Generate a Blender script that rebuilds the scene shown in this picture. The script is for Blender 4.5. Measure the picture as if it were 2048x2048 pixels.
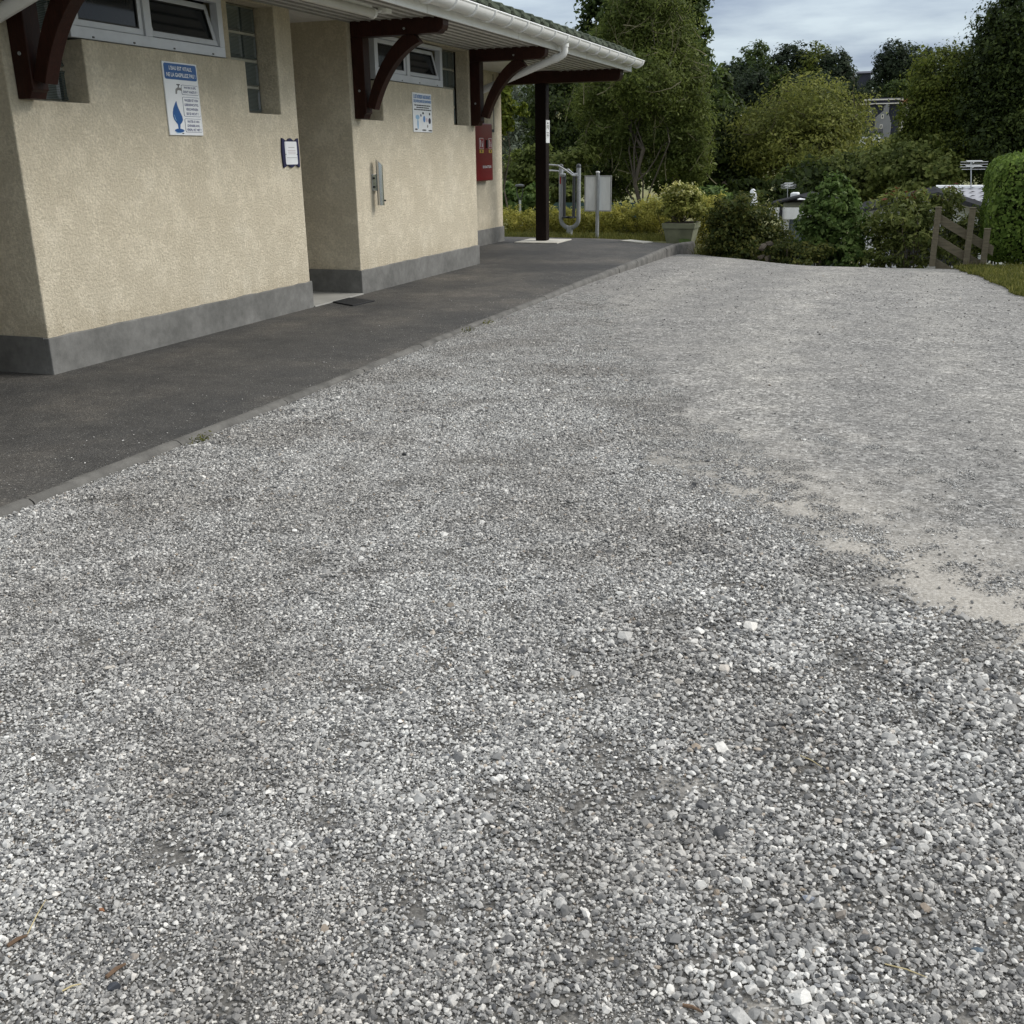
import bpy, bmesh, math, random
import numpy as np
from mathutils import Vector, Matrix, Euler

for o in list(bpy.data.objects):
    bpy.data.objects.remove(o)
SC = bpy.context.scene
COL = SC.collection
random.seed(7)
rng = np.random.default_rng(11)

# ------------------------------------------------------------------ camera
CAM_H = 1.55
RM = Matrix(((0.93928, 0.09929, -0.32847), (0.34288, -0.31096, 0.88644), (-0.01413, -0.94522, -0.32613)))
right, down, fwd = RM.col[0], RM.col[1], RM.col[2]
cam_data = bpy.data.cameras.new('camera')
cam = bpy.data.objects.new('camera', cam_data)
COL.objects.link(cam)
m4 = Matrix.Identity(4)
for i in range(3):
    m4[i][0] = right[i]; m4[i][1] = -down[i]; m4[i][2] = -fwd[i]
m4[2][3] = CAM_H
cam.matrix_world = m4
cam_data.sensor_width = 36.0
cam_data.lens = 36.0 * 2055 / 2048
cam_data.clip_start = 0.05
cam_data.clip_end = 3000
SC.camera = cam

# ------------------------------------------------------------------ light
SUN_AZ, SUN_EL = math.radians(62), math.radians(40)     # azimuth measured from +Y towards +X
sun_dir = Vector((math.sin(SUN_AZ) * math.cos(SUN_EL), math.cos(SUN_AZ) * math.cos(SUN_EL), math.sin(SUN_EL)))
sl = bpy.data.lights.new('sun', 'SUN')
sl.energy = 1.5
sl.angle = math.radians(24)
sl.color = (1.0, 0.96, 0.9)
sun = bpy.data.objects.new('sun', sl)
COL.objects.link(sun)
sun.rotation_euler = sun_dir.to_track_quat('Z', 'Y').to_euler()

world = bpy.data.worlds.new('World')
SC.world = world
world.use_nodes = True
wt = world.node_tree
wt.nodes.clear()
def wn(t, **kw):
    n = wt.nodes.new(t)
    for k, v in kw.items():
        setattr(n, k, v)
    return n
def wl(a, b):
    wt.links.new(a, b)
sky = wn('ShaderNodeTexSky', sky_type='NISHITA')
sky.sun_disc = False
sky.sun_elevation = SUN_EL
sky.sun_rotation = SUN_AZ
sky.dust_density = 2.0
tc = wn('ShaderNodeTexCoord')
sep = wn('ShaderNodeSeparateXYZ')
wl(tc.outputs['Generated'], sep.inputs[0])
zc = wn('ShaderNodeMath', operation='MAXIMUM'); zc.inputs[1].default_value = 0.0
wl(sep.outputs['Z'], zc.inputs[0])
za = wn('ShaderNodeMath', operation='ADD'); za.inputs[1].default_value = 0.10
wl(zc.outputs[0], za.inputs[0])
dx = wn('ShaderNodeMath', operation='DIVIDE'); dy = wn('ShaderNodeMath', operation='DIVIDE')
wl(sep.outputs['X'], dx.inputs[0]); wl(za.outputs[0], dx.inputs[1])
wl(sep.outputs['Y'], dy.inputs[0]); wl(za.outputs[0], dy.inputs[1])
cb = wn('ShaderNodeCombineXYZ')
wl(dx.outputs[0], cb.inputs['X']); wl(dy.outputs[0], cb.inputs['Y'])
cn = wn('ShaderNodeTexNoise'); cn.inputs['Scale'].default_value = 0.75
cn.inputs['Detail'].default_value = 6; cn.inputs['Roughness'].default_value = 0.55
wl(cb.outputs[0], cn.inputs['Vector'])
cr = wn('ShaderNodeValToRGB')
cr.color_ramp.elements[0].position = 0.40; cr.color_ramp.elements[0].color = (0.215, 0.262, 0.34, 1)
cr.color_ramp.elements[1].position = 0.60; cr.color_ramp.elements[1].color = (0.42, 0.485, 0.53, 1)
wl(cn.outputs['Fac'], cr.inputs[0])
# an overcast dome is brighter overhead than at the horizon
dome = wn('ShaderNodeMapRange')
dome.inputs['From Min'].default_value = 0.10; dome.inputs['From Max'].default_value = 0.9
dome.inputs['To Min'].default_value = 1.0; dome.inputs['To Max'].default_value = 2.3
wl(zc.outputs[0], dome.inputs['Value'])
cm = wn('ShaderNodeVectorMath', operation='SCALE')
wl(cr.outputs[0], cm.inputs[0]); wl(dome.outputs[0], cm.inputs['Scale'])
bg1 = wn('ShaderNodeBackground'); bg1.inputs['Strength'].default_value = 0.08
wl(sky.outputs[0], bg1.inputs['Color'])
bg2 = wn('ShaderNodeBackground'); bg2.inputs['Strength'].default_value = 1.0
# overhead the cloud cover is a neutral white-grey, towards the horizon bluer
wmx = wn('ShaderNodeMix', data_type='RGBA', blend_type='MULTIPLY'); wmx.inputs['B'].default_value = (1.13, 1.0, 0.895, 1)
wmr = wn('ShaderNodeMapRange'); wmr.inputs['From Min'].default_value = 0.12; wmr.inputs['From Max'].default_value = 0.6
wl(zc.outputs[0], wmr.inputs['Value']); wl(wmr.outputs[0], wmx.inputs['Factor'])
wl(cm.outputs[0], wmx.inputs['A'])
wl(wmx.outputs['Result'], bg2.inputs['Color'])
mixw = wn('ShaderNodeMixShader'); mixw.inputs[0].default_value = 0.88
wl(bg1.outputs[0], mixw.inputs[1]); wl(bg2.outputs[0], mixw.inputs[2])
wo = wn('ShaderNodeOutputWorld')
wl(mixw.outputs[0], wo.inputs['Surface'])

SC.render.engine = 'CYCLES'
SC.view_settings.view_transform = 'Standard'
SC.view_settings.look = 'None'
SC.view_settings.exposure = 0.72
SC.view_settings.gamma = 1.0
SC.view_settings.use_curve_mapping = False
SC.cycles.max_bounces = 5
SC.cycles.diffuse_bounces = 3
SC.cycles.glossy_bounces = 2
SC.cycles.transmission_bounces = 3
SC.cycles.transparent_max_bounces = 4

# ------------------------------------------------------------------ placing helper: survey mark -> place at depth y
def W(u, v, y):
    d = RM @ Vector((u - 1024, v - 1024, 2055))
    t = y / d.y
    return Vector((d.x * t, y, CAM_H + d.z * t))

# ------------------------------------------------------------------ materials
MATS = {}
def new_mat(name):
    m = bpy.data.materials.new(name)
    m.use_nodes = True
    nt = m.node_tree
    nt.nodes.clear()
    out = nt.nodes.new('ShaderNodeOutputMaterial')
    b = nt.nodes.new('ShaderNodeBsdfPrincipled')
    nt.links.new(b.outputs[0], out.inputs['Surface'])
    MATS[name] = m
    return m, nt, b, out

def nd(nt, t, **kw):
    n = nt.nodes.new(t)
    for k, v in kw.items():
        if k in n.inputs:
            n.inputs[k].default_value = v
        else:
            setattr(n, k, v)
    return n

def ramp(nt, fac, stops, interp='LINEAR'):
    r = nt.nodes.new('ShaderNodeValToRGB')
    r.color_ramp.interpolation = interp
    els = r.color_ramp.elements
    while len(els) < len(stops):
        els.new(0.5)
    for e, (p, c) in zip(els, stops):
        e.position = p
        e.color = (*c, 1) if len(c) == 3 else c
    nt.links.new(fac, r.inputs[0])
    return r.outputs[0]

def mixc(nt, fac, a, b, blend='MIX'):
    n = nt.nodes.new('ShaderNodeMix')
    n.data_type = 'RGBA'; n.blend_type = blend
    for sock, val in ((n.inputs['Factor'], fac), (n.inputs['A'], a), (n.inputs['B'], b)):
        if hasattr(val, 'node'):
            nt.links.new(val, sock)
        elif isinstance(val, (int, float)):
            sock.default_value = val
        else:
            sock.default_value = (*val, 1) if len(val) == 3 else val
    return n.outputs['Result']

def coords(nt, scale=(1, 1, 1)):
    g = nt.nodes.new('ShaderNodeNewGeometry')
    mp = nd(nt, 'ShaderNodeMapping')
    mp.inputs['Scale'].default_value = scale
    nt.links.new(g.outputs['Position'], mp.inputs['Vector'])
    return mp.outputs[0]

def noise(nt, vec, scale, detail=4, rough=0.55, out='Fac'):
    n = nd(nt, 'ShaderNodeTexNoise', Scale=scale, Detail=detail, Roughness=rough)
    nt.links.new(vec, n.inputs['Vector'])
    return n.outputs[out]

def bump(nt, b, h, strength, dist):
    n = nd(nt, 'ShaderNodeBump', Strength=strength, Distance=dist)
    nt.links.new(h, n.inputs['Height'])
    nt.links.new(n.outputs[0], b.inputs['Normal'])
    return n

def plain(name, col, rough=0.5, metal=0.0, vary=0.12, vs=6.0, spec=None, bumps=None, stretch=(1, 1, 1)):
    m, nt, b, out = new_mat(name)
    v = coords(nt, stretch)
    f = noise(nt, v, vs, 5, 0.6)
    lo = tuple(c * (1 - vary) for c in col); hi = tuple(min(1, c * (1 + vary)) for c in col)
    nt.links.new(ramp(nt, f, [(0.3, lo), (0.7, hi)]), b.inputs['Base Color'])
    b.inputs['Roughness'].default_value = rough
    b.inputs['Metallic'].default_value = metal
    if spec is not None:
        b.inputs['Specular IOR Level'].default_value = spec
    if bumps:
        bump(nt, b, noise(nt, v, bumps[0], 3, 0.6), bumps[1], bumps[2])
    return m

def leafmat(name, dark, mid, light, patch=1.2, trans=0.46, tip=None):
    m, nt, b, out = new_mat(name)
    g = nd(nt, 'ShaderNodeNewGeometry')
    r = g.outputs['Random Per Island']
    c1 = ramp(nt, r, [(0.0, dark), (0.5, mid), (1.0, light)])
    v = coords(nt)
    n = noise(nt, v, patch, 3, 0.6)
    c2 = mixc(nt, 1.0, c1, ramp(nt, n, [(0.3, (0.62, 0.66, 0.62)), (0.7, (1.25, 1.2, 1.1))]), 'MULTIPLY')
    if tip:
        c2 = mixc(nt, ramp(nt, n, [(0.5, (0, 0, 0)), (0.66, (1, 1, 1))]), c2, tip)
    nt.links.new(c2, b.inputs['Base Color'])
    b.inputs['Roughness'].default_value = 0.6
    b.inputs['Specular IOR Level'].default_value = 0.18
    t = nd(nt, 'ShaderNodeBsdfTranslucent')
    nt.links.new(c2, t.inputs['Color'])
    mx = nd(nt, 'ShaderNodeMixShader'); mx.inputs[0].default_value = trans
    nt.links.new(b.outputs[0], mx.inputs[1]); nt.links.new(t.outputs[0], mx.inputs[2])
    nt.links.new(mx.outputs[0], out.inputs['Surface'])
    return m

# roughcast render
m, nt, b, out = new_mat('render_wall')
v = coords(nt)
big = noise(nt, v, 1.3, 6, 0.6)
fine = noise(nt, v, 40, 5, 0.7)
pat = noise(nt, v, 5, 7, 0.72)
c = ramp(nt, big, [(0.3, (0.59, 0.525, 0.40)), (0.55, (0.635, 0.57, 0.44)), (0.75, (0.67, 0.61, 0.485))])
c = mixc(nt, ramp(nt, pat, [(0.48, (0, 0, 0)), (0.6, (1, 1, 1))]), c, mixc(nt, 1.0, c, (1.14, 1.145, 1.16), 'MULTIPLY'))
c = mixc(nt, 1.0, c, ramp(nt, fine, [(0.36, (0.88, 0.875, 0.865)), (0.62, (1.06, 1.06, 1.06))]), 'MULTIPLY')
z = nd(nt, 'ShaderNodeSeparateXYZ'); nt.links.new(v, z.inputs[0])
low = nd(nt, 'ShaderNodeMapRange'); low.inputs['From Min'].default_value = 0.75; low.inputs['From Max'].default_value = 0.28
nt.links.new(z.outputs['Z'], low.inputs['Value'])
sill = nd(nt, 'ShaderNodeMapRange'); sill.inputs['From Min'].default_value = 1.75; sill.inputs['From Max'].default_value = 2.5
nt.links.new(z.outputs['Z'], sill.inputs['Value'])
strk = noise(nt, coords(nt, (1, 7, 0.5)), 2.2, 6, 0.7)
smax = nd(nt, 'ShaderNodeMath', operation='MAXIMUM'); nt.links.new(low.outputs[0], smax.inputs[0]); nt.links.new(sill.outputs[0], smax.inputs[1])
sm = nd(nt, 'ShaderNodeMath', operation='MULTIPLY'); nt.links.new(smax.outputs[0], sm.inputs[0]); nt.links.new(strk, sm.inputs[1])
c = mixc(nt, ramp(nt, sm.outputs[0], [(0.28, (0, 0, 0)), (0.62, (0.55, 0.55, 0.55))]), c, mixc(nt, 1.0, c, (0.72, 0.69, 0.64), 'MULTIPLY'))
nt.links.new(c, b.inputs['Base Color'])
b.inputs['Roughness'].default_value = 0.95
b.inputs['Specular IOR Level'].default_value = 0.15
h1 = noise(nt, v, 48, 6, 0.72)
bump(nt, b, h1, 0.9, 0.022)

# cement plinth
m, nt, b, out = new_mat('cement')
v = coords(nt)
a = noise(nt, v, 2.2, 7, 0.65); f = noise(nt, v, 12, 6, 0.7)
c = ramp(nt, a, [(0.28, (0.105, 0.104, 0.097)), (0.5, (0.155, 0.153, 0.143)), (0.72, (0.215, 0.212, 0.2))])
c = mixc(nt, 1.0, c, ramp(nt, f, [(0.3, (0.8, 0.8, 0.8)), (0.7, (1.15, 1.15, 1.15))]), 'MULTIPLY')
nt.links.new(c, b.inputs['Base Color']); b.inputs['Roughness'].default_value = 0.85
bump(nt, b, noise(nt, v, 30, 5, 0.7), 0.3, 0.01)

# asphalt
m, nt, b, out = new_mat('asphalt')
v = coords(nt)
a = noise(nt, v, 0.55, 6, 0.6); f = noise(nt, v, 5, 6, 0.65)
vo = nd(nt, 'ShaderNodeTexVoronoi', Scale=140.0); nt.links.new(v, vo.inputs['Vector'])
c = ramp(nt, a, [(0.38, (0.038, 0.0375, 0.037)), (0.5, (0.058, 0.0555, 0.052)), (0.62, (0.094, 0.086, 0.076))])
c = mixc(nt, 1.0, c, ramp(nt, f, [(0.3, (0.76, 0.76, 0.76)), (0.7, (1.3, 1.29, 1.27))]), 'MULTIPLY')
sp = nd(nt, 'ShaderNodeSeparateColor'); nt.links.new(vo.outputs['Color'], sp.inputs[0])
c = mixc(nt, 1.0, c, ramp(nt, sp.outputs[0], [(0.0, (0.6, 0.6, 0.6)), (0.8, (1.15, 1.15, 1.15)), (0.955, (1.3, 1.3, 1.3)), (0.97, (2.6, 2.6, 2.5))]), 'MULTIPLY')
nt.links.new(c, b.inputs['Base Color']); b.inputs['Roughness'].default_value = 0.8
bump(nt, b, vo.outputs['Distance'], 0.5, 0.006)

# gravel bed: grit and dust between and beyond the built stones
m, nt, b, out = new_mat('gravel_bed')
v = coords(nt)
big = noise(nt, v, 0.45, 5, 0.6); med = noise(nt, v, 2.6, 6, 0.65)
vo = nd(nt, 'ShaderNodeTexVoronoi', Scale=62.0); nt.links.new(v, vo.inputs['Vector'])
vf = nd(nt, 'ShaderNodeTexVoronoi', Scale=150.0); nt.links.new(v, vf.inputs['Vector'])
s1 = nd(nt, 'ShaderNodeSeparateColor'); nt.links.new(vo.outputs['Color'], s1.inputs[0])
s2 = nd(nt, 'ShaderNodeSeparateColor'); nt.links.new(vf.outputs['Color'], s2.inputs[0])
stone = ramp(nt, s1.outputs[0], [(0.0, (0.055, 0.054, 0.052)), (0.45, (0.185, 0.18, 0.173)), (0.8, (0.285, 0.278, 0.267)), (1.0, (0.5, 0.49, 0.47))])
grit = ramp(nt, s2.outputs[0], [(0.0, (0.085, 0.083, 0.079)), (0.5, (0.2, 0.194, 0.184)), (1.0, (0.39, 0.38, 0.36))])
dust = mixc(nt, 0.35, (0.40, 0.365, 0.30), grit)
dust = mixc(nt, ramp(nt, med, [(0.35, (0, 0, 0)), (0.65, (1, 1, 1))]), dust, grit)
at = nd(nt, 'ShaderNodeAttribute'); at.attribute_name = 'dust'
am = nd(nt, 'ShaderNodeMath', operation='ADD'); nt.links.new(at.outputs['Fac'], am.inputs[0])
mm = nd(nt, 'ShaderNodeMath', operation='MULTIPLY_ADD'); nt.links.new(med, mm.inputs[0]); mm.inputs[1].default_value = 0.9; mm.inputs[2].default_value = -0.45
nt.links.new(mm.outputs[0], am.inputs[1]); am.use_clamp = True
tan = mixc(nt, 0.5, (0.53, 0.485, 0.415), grit)
base = mixc(nt, ramp(nt, big, [(0.35, (0.2, 0.2, 0.2)), (0.65, (0.75, 0.75, 0.75))]), stone, grit)
base = mixc(nt, 1.0, base, ramp(nt, med, [(0.3, (0.82, 0.82, 0.82)), (0.7, (1.2, 1.19, 1.17))]), 'MULTIPLY')
vl_ = nd(nt, 'ShaderNodeTexVoronoi', Scale=21.0); nt.links.new(v, vl_.inputs['Vector'])
s3 = nd(nt, 'ShaderNodeSeparateColor'); nt.links.new(vl_.outputs['Color'], s3.inputs[0])
base = mixc(nt, 1.0, base, ramp(nt, s3.outputs[0], [(0.0, (0.84, 0.84, 0.84)), (0.6, (1.0, 1.0, 1.0)), (0.9, (1.06, 1.06, 1.06)), (1.0, (1.25, 1.245, 1.235))]), 'MULTIPLY')
pl = nd(nt, 'ShaderNodeAttribute'); pl.attribute_name = 'pale'
pm = nd(nt, 'ShaderNodeMath', operation='MULTIPLY'); nt.links.new(pl.outputs['Fac'], pm.inputs[0]); nt.links.new(ramp(nt, noise(nt, v, 1.6, 5, 0.65), [(0.3, (0.2, 0.2, 0.2)), (0.65, (1, 1, 1))]), pm.inputs[1])
base = mixc(nt, pm.outputs[0], base, mixc(nt, 1.0, base, (1.3, 1.29, 1.26), 'MULTIPLY'))
lo_ = nd(nt, 'ShaderNodeAttribute'); lo_.attribute_name = 'gap_shade'
base = mixc(nt, lo_.outputs['Fac'], base, mixc(nt, 0.4, (0.09, 0.085, 0.077), mixc(nt, 1.0, grit, (0.7, 0.685, 0.66), 'MULTIPLY')))  # bed colour painted darker here to imitate shaded gaps between loose stones
c = mixc(nt, ramp(nt, am.outputs[0], [(0.15, (0, 0, 0)), (1.0, (0.9, 0.9, 0.9))]), base, tan)
nt.links.new(c, b.inputs['Base Color']); b.inputs['Roughness'].default_value = 0.95
b.inputs['Specular IOR Level'].default_value = 0.2
hm = nd(nt, 'ShaderNodeMath', operation='ADD'); nt.links.new(vo.outputs['Distance'], hm.inputs[0])
h2 = nd(nt, 'ShaderNodeMath', operation='MULTIPLY'); nt.links.new(vf.outputs['Distance'], h2.inputs[0]); h2.inputs[1].default_value = 0.4
nt.links.new(h2.outputs[0], hm.inputs[1])
bn = bump(nt, b, hm.outputs[0], 0.6, 0.006); bn.invert = True

# gravel stones
m, nt, b, out = new_mat('stone')
g = nd(nt, 'ShaderNodeNewGeometry'); oi = nd(nt, 'ShaderNodeObjectInfo')
ad = nd(nt, 'ShaderNodeMath', operation='ADD'); nt.links.new(g.outputs['Random Per Island'], ad.inputs[0]); nt.links.new(oi.outputs['Random'], ad.inputs[1])
fr = nd(nt, 'ShaderNodeMath', operation='FRACT'); nt.links.new(ad.outputs[0], fr.inputs[0])
c = ramp(nt, fr.outputs[0], [(0.0, (0.085, 0.087, 0.092)), (0.12, (0.15, 0.149, 0.148)), (0.4, (0.27, 0.266, 0.259)), (0.66, (0.385, 0.379, 0.367)), (0.86, (0.53, 0.52, 0.50)), (0.965, (0.68, 0.665, 0.635)), (0.985, (0.29, 0.235, 0.18)), (1.0, (0.2, 0.21, 0.225))])
v = coords(nt)
c = mixc(nt, 1.0, c, ramp(nt, noise(nt, v, 160, 4, 0.7), [(0.3, (0.8, 0.8, 0.8)), (0.7, (1.18, 1.18, 1.17))]), 'MULTIPLY')
c = mixc(nt, 1.0, c, ramp(nt, noise(nt, v, 1.1, 4, 0.6), [(0.38, (0.84, 0.82, 0.795)), (0.5, (1.01, 1.0, 0.985)), (0.64, (1.16, 1.16, 1.15))]), 'MULTIPLY')
nt.links.new(c, b.inputs['Base Color']); b.inputs['Roughness'].default_value = 0.8
b.inputs['Specular IOR Level'].default_value = 0.3

# meadow / terrain
m, nt, b, out = new_mat('meadow')
v = coords(nt)
a = noise(nt, v, 0.09, 6, 0.6); f = noise(nt, v, 1.4, 6, 0.7)
c = ramp(nt, a, [(0.35, (0.10, 0.115, 0.035)), (0.55, (0.17, 0.165, 0.06)), (0.7, (0.22, 0.19, 0.085))])
c = mixc(nt, 1.0, c, ramp(nt, f, [(0.3, (0.7, 0.7, 0.7)), (0.7, (1.2, 1.2, 1.15))]), 'MULTIPLY')
nt.links.new(c, b.inputs['Base Color']); b.inputs['Roughness'].default_value = 0.95
bump(nt, b, f, 0.6, 0.1)

m, nt, b, out = new_mat('verge_soil')
v = coords(nt)
c = ramp(nt, noise(nt, v, 4, 6, 0.7), [(0.3, (0.07, 0.075, 0.03)), (0.6, (0.14, 0.13, 0.06)), (0.75, (0.22, 0.2, 0.13))])
nt.links.new(c, b.inputs['Base Color']); b.inputs['Roughness'].default_value = 0.95
bump(nt, b, noise(nt, v, 40, 4, 0.7), 0.6, 0.02)

# stained timber
m, nt, b, out = new_mat('stained_timber')
v = coords(nt)
a = noise(nt, v, 3.0, 6, 0.7)
gr = noise(nt, coords(nt, (9, 9, 1.2)), 9, 5, 0.7)
c = ramp(nt, a, [(0.3, (0.017, 0.0055, 0.0036)), (0.65, (0.033, 0.0105, 0.0066))])
c = mixc(nt, 1.0, c, ramp(nt, gr, [(0.3, (0.55, 0.55, 0.55)), (0.7, (1.6, 1.55, 1.5))]), 'MULTIPLY')
nt.links.new(c, b.inputs['Base Color']); b.inputs['Roughness'].default_value = 0.5; b.inputs['Specular IOR Level'].default_value = 0.22
bump(nt, b, gr, 0.15, 0.01)

plain('post_timber', (0.010, 0.0055, 0.0042), 0.7, spec=0.15, vary=0.35, vs=8, bumps=(30, 0.2, 0.01), stretch=(4, 4, 0.6))
plain('white_pvc', (0.80, 0.80, 0.785), 0.35, vary=0.09, vs=2.2)
plain('soffit_pvc', (0.70, 0.68, 0.65), 0.4, vary=0.06, vs=2)
plain('groove', (0.06, 0.057, 0.052), 0.8)
plain('joint_shade', (0.27, 0.26, 0.24), 0.7)
plain('window_white', (0.60, 0.62, 0.66), 0.35, vary=0.08, vs=5)
plain('gasket', (0.02, 0.02, 0.02), 0.5)
plain('interior', (0.16, 0.15, 0.14), 0.9)
plain('mortar', (0.40, 0.38, 0.31), 0.9, vary=0.15, vs=14)
plain('roof_tile', (0.085, 0.10, 0.075), 0.95, vary=0.4, vs=5, spec=0.1, bumps=(20, 0.4, 0.02))
plain('concrete', (0.30, 0.285, 0.255), 0.9, vary=0.3, vs=5, bumps=(28, 0.45, 0.012))
plain('kerb_concrete', (0.115, 0.11, 0.10), 0.92, vary=0.42, vs=6, bumps=(40, 0.5, 0.012))
plain('pale_concrete', (0.52, 0.50, 0.44), 0.9, vary=0.14, vs=5, bumps=(28, 0.3, 0.008))
plain('floor_slab', (0.33, 0.325, 0.30), 0.75, vary=0.15, vs=3)
plain('rubber', (0.012, 0.013, 0.015), 0.7, vary=0.3, vs=60, bumps=(120, 0.5, 0.005))
plain('sign_white', (0.82, 0.83, 0.84), 0.35, vary=0.04, vs=5)
plain('paper', (0.74, 0.75, 0.76), 0.6, vary=0.04)
plain('sign_blue', (0.008, 0.09, 0.30), 0.35, vary=0.1)
plain('print_blue', (0.10, 0.24, 0.52), 0.4, vary=0.1)
plain('light_blue', (0.30, 0.50, 0.70), 0.4)
plain('navy', (0.008, 0.008, 0.055), 0.4, vary=0.2)
plain('print_navy', (0.02, 0.03, 0.13), 0.5)
plain('print_black', (0.01, 0.01, 0.012), 0.5)
plain('print_grey', (0.25, 0.24, 0.23), 0.5)
plain('print_rose', (0.48, 0.36, 0.38), 0.5)
plain('print_pink', (0.55, 0.25, 0.28), 0.5)
plain('cabinet_red', (0.19, 0.005, 0.008), 0.3, vary=0.12, vs=2)
plain('label_red', (0.32, 0.012, 0.016), 0.35)
plain('label_yellow', (0.62, 0.42, 0.06), 0.4)
plain('steel', (0.56, 0.57, 0.59), 0.2, metal=1.0, vary=0.08)
plain('black_plastic', (0.012, 0.012, 0.013), 0.4)
plain('lamp_diffuser', (0.58, 0.57, 0.53), 0.3, vary=0.06)
plain('machine_grey', (0.34, 0.355, 0.37), 0.4, vary=0.12, vs=4)
plain('machine_dark', (0.045, 0.048, 0.052), 0.4)
plain('galvanised', (0.33, 0.34, 0.34), 0.5, metal=0.25, vary=0.15)
plain('aluminium', (0.5, 0.51, 0.52), 0.4, metal=0.6, vary=0.1)
plain('board_back', (0.82, 0.83, 0.81), 0.6, vary=0.14, vs=7, stretch=(1, 1, 0.3))
plain('pot_clay', (0.19, 0.20, 0.13), 0.9, vary=0.3, vs=4, bumps=(25, 0.2, 0.01))
plain('moss', (0.14, 0.21, 0.07), 0.95, vary=0.3, vs=10)
plain('soil', (0.03, 0.022, 0.015), 0.95)
plain('grey_wood', (0.115, 0.098, 0.064), 0.9, vary=0.35, vs=8, bumps=(30, 0.4, 0.01), stretch=(1, 1, 6))
plain('bark', (0.085, 0.07, 0.045), 0.95, vary=0.4, vs=6, bumps=(14, 0.6, 0.05), stretch=(1, 1, 0.3))
plain('pale_bark', (0.19, 0.17, 0.10), 0.9, vary=0.3, vs=5)
plain('dark_bark', (0.055, 0.045, 0.032), 0.95, vary=0.4, vs=6)
plain('rock', (0.075, 0.062, 0.046), 0.95, vary=0.4, vs=7, bumps=(18, 0.5, 0.03))
plain('caravan_white', (0.74, 0.75, 0.76), 0.5, vary=0.06, vs=2)
plain('caravan_roof', (0.04, 0.041, 0.044), 1.0, vary=0.2, vs=3, spec=0.0)
plain('sheet_roof', (0.34, 0.345, 0.37), 0.5, vary=0.1, vs=3)
plain('curtain', (0.17, 0.20, 0.225), 0.7, vary=0.2, vs=2, stretch=(1, 1, 0.2))
plain('tent_white', (0.78, 0.78, 0.77), 0.7, vary=0.07, vs=3)
plain('parasol_cloth', (0.76, 0.77, 0.80), 0.7, vary=0.1, vs=6)
plain('green_sheet', (0.015, 0.026, 0.024), 1.0, vary=0.25, spec=0.0)
plain('slate', (0.022, 0.025, 0.045), 0.7, vary=0.3, vs=1)
plain('house_grey', (0.20, 0.20, 0.21), 0.9, vary=0.15, vs=1)
plain('house_trim', (0.66, 0.62, 0.56), 0.7)
plain('clay_roof', (0.38, 0.16, 0.085), 0.85, vary=0.2, vs=2)
plain('dark_glass', (0.02, 0.022, 0.026), 0.1)
plain('twig', (0.12, 0.075, 0.045), 0.9, vary=0.3, vs=40)
plain('straw', (0.46, 0.38, 0.20), 0.8, vary=0.2, vs=20)

m, nt, b, out = new_mat('window_glass')
b.inputs['Base Color'].default_value = (0.012, 0.014, 0.016, 1)
b.inputs['Roughness'].default_value = 0.07
b.inputs['Specular IOR Level'].default_value = 0.35
v = coords(nt)
nt.links.new(ramp(nt, noise(nt, v, 3, 3), [(0.3, (0.010, 0.012, 0.014)), (0.7, (0.018, 0.020, 0.022))]), b.inputs['Base Color'])

m, nt, b, out = new_mat('glass_brick')
v = coords(nt)
wv = nd(nt, 'ShaderNodeTexWave', Scale=26.0, Distortion=1.5); wv.bands_direction = 'Z'
nt.links.new(v, wv.inputs['Vector'])
nt.links.new(ramp(nt, wv.outputs['Fac'], [(0.1, (0.035, 0.044, 0.042)), (0.9, (0.12, 0.14, 0.134))]), b.inputs['Base Color'])
b.inputs['Roughness'].default_value = 0.12
b.inputs['Specular IOR Level'].default_value = 0.7
bump(nt, b, wv.outputs['Fac'], 0.25, 0.01)

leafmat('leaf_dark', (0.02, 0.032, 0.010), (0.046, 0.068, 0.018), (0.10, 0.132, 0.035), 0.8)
leafmat('leaf_poplar', (0.03, 0.048, 0.015), (0.062, 0.094, 0.026), (0.11, 0.152, 0.046), 0.6)
leafmat('leaf_olive', (0.052, 0.072, 0.017), (0.115, 0.15, 0.034), (0.20, 0.235, 0.07), 0.9)
leafmat('leaf_silver', (0.11, 0.135, 0.105), (0.22, 0.255, 0.2), (0.36, 0.40, 0.33), 0.5)
leafmat('leaf_lime', (0.05625, 0.08125, 0.011), (0.1063, 0.1375, 0.0176), (0.1875, 0.2063, 0.033), 1.5)
leafmat('leaf_gold', (0.08, 0.098, 0.022), (0.168, 0.188, 0.044), (0.27, 0.28, 0.08), 0.7)
leafmat('leaf_maple', (0.042, 0.06, 0.011), (0.098, 0.126, 0.022), (0.20, 0.225, 0.046), 0.7)
leafmat('leaf_wood', (0.016, 0.027, 0.016), (0.033, 0.05, 0.027), (0.062, 0.084, 0.044), 0.12)
leafmat('leaf_hedge_gold', (0.17, 0.18, 0.034), (0.36, 0.35, 0.075), (0.56, 0.52, 0.15), 3.0)
leafmat('leaf_box', (0.066, 0.11, 0.02), (0.14, 0.22, 0.042), (0.24, 0.33, 0.08), 3.0)
leafmat('leaf_bronze', (0.03, 0.046, 0.013), (0.072, 0.092, 0.023), (0.16, 0.158, 0.042), 2.0)
leafmat('leaf_shrub', (0.04, 0.072, 0.017), (0.09, 0.15, 0.036), (0.175, 0.24, 0.08), 2.0)
leafmat('leaf_photinia', (0.062, 0.085, 0.022), (0.14, 0.172, 0.046), (0.25, 0.275, 0.095), 2.5)
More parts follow.
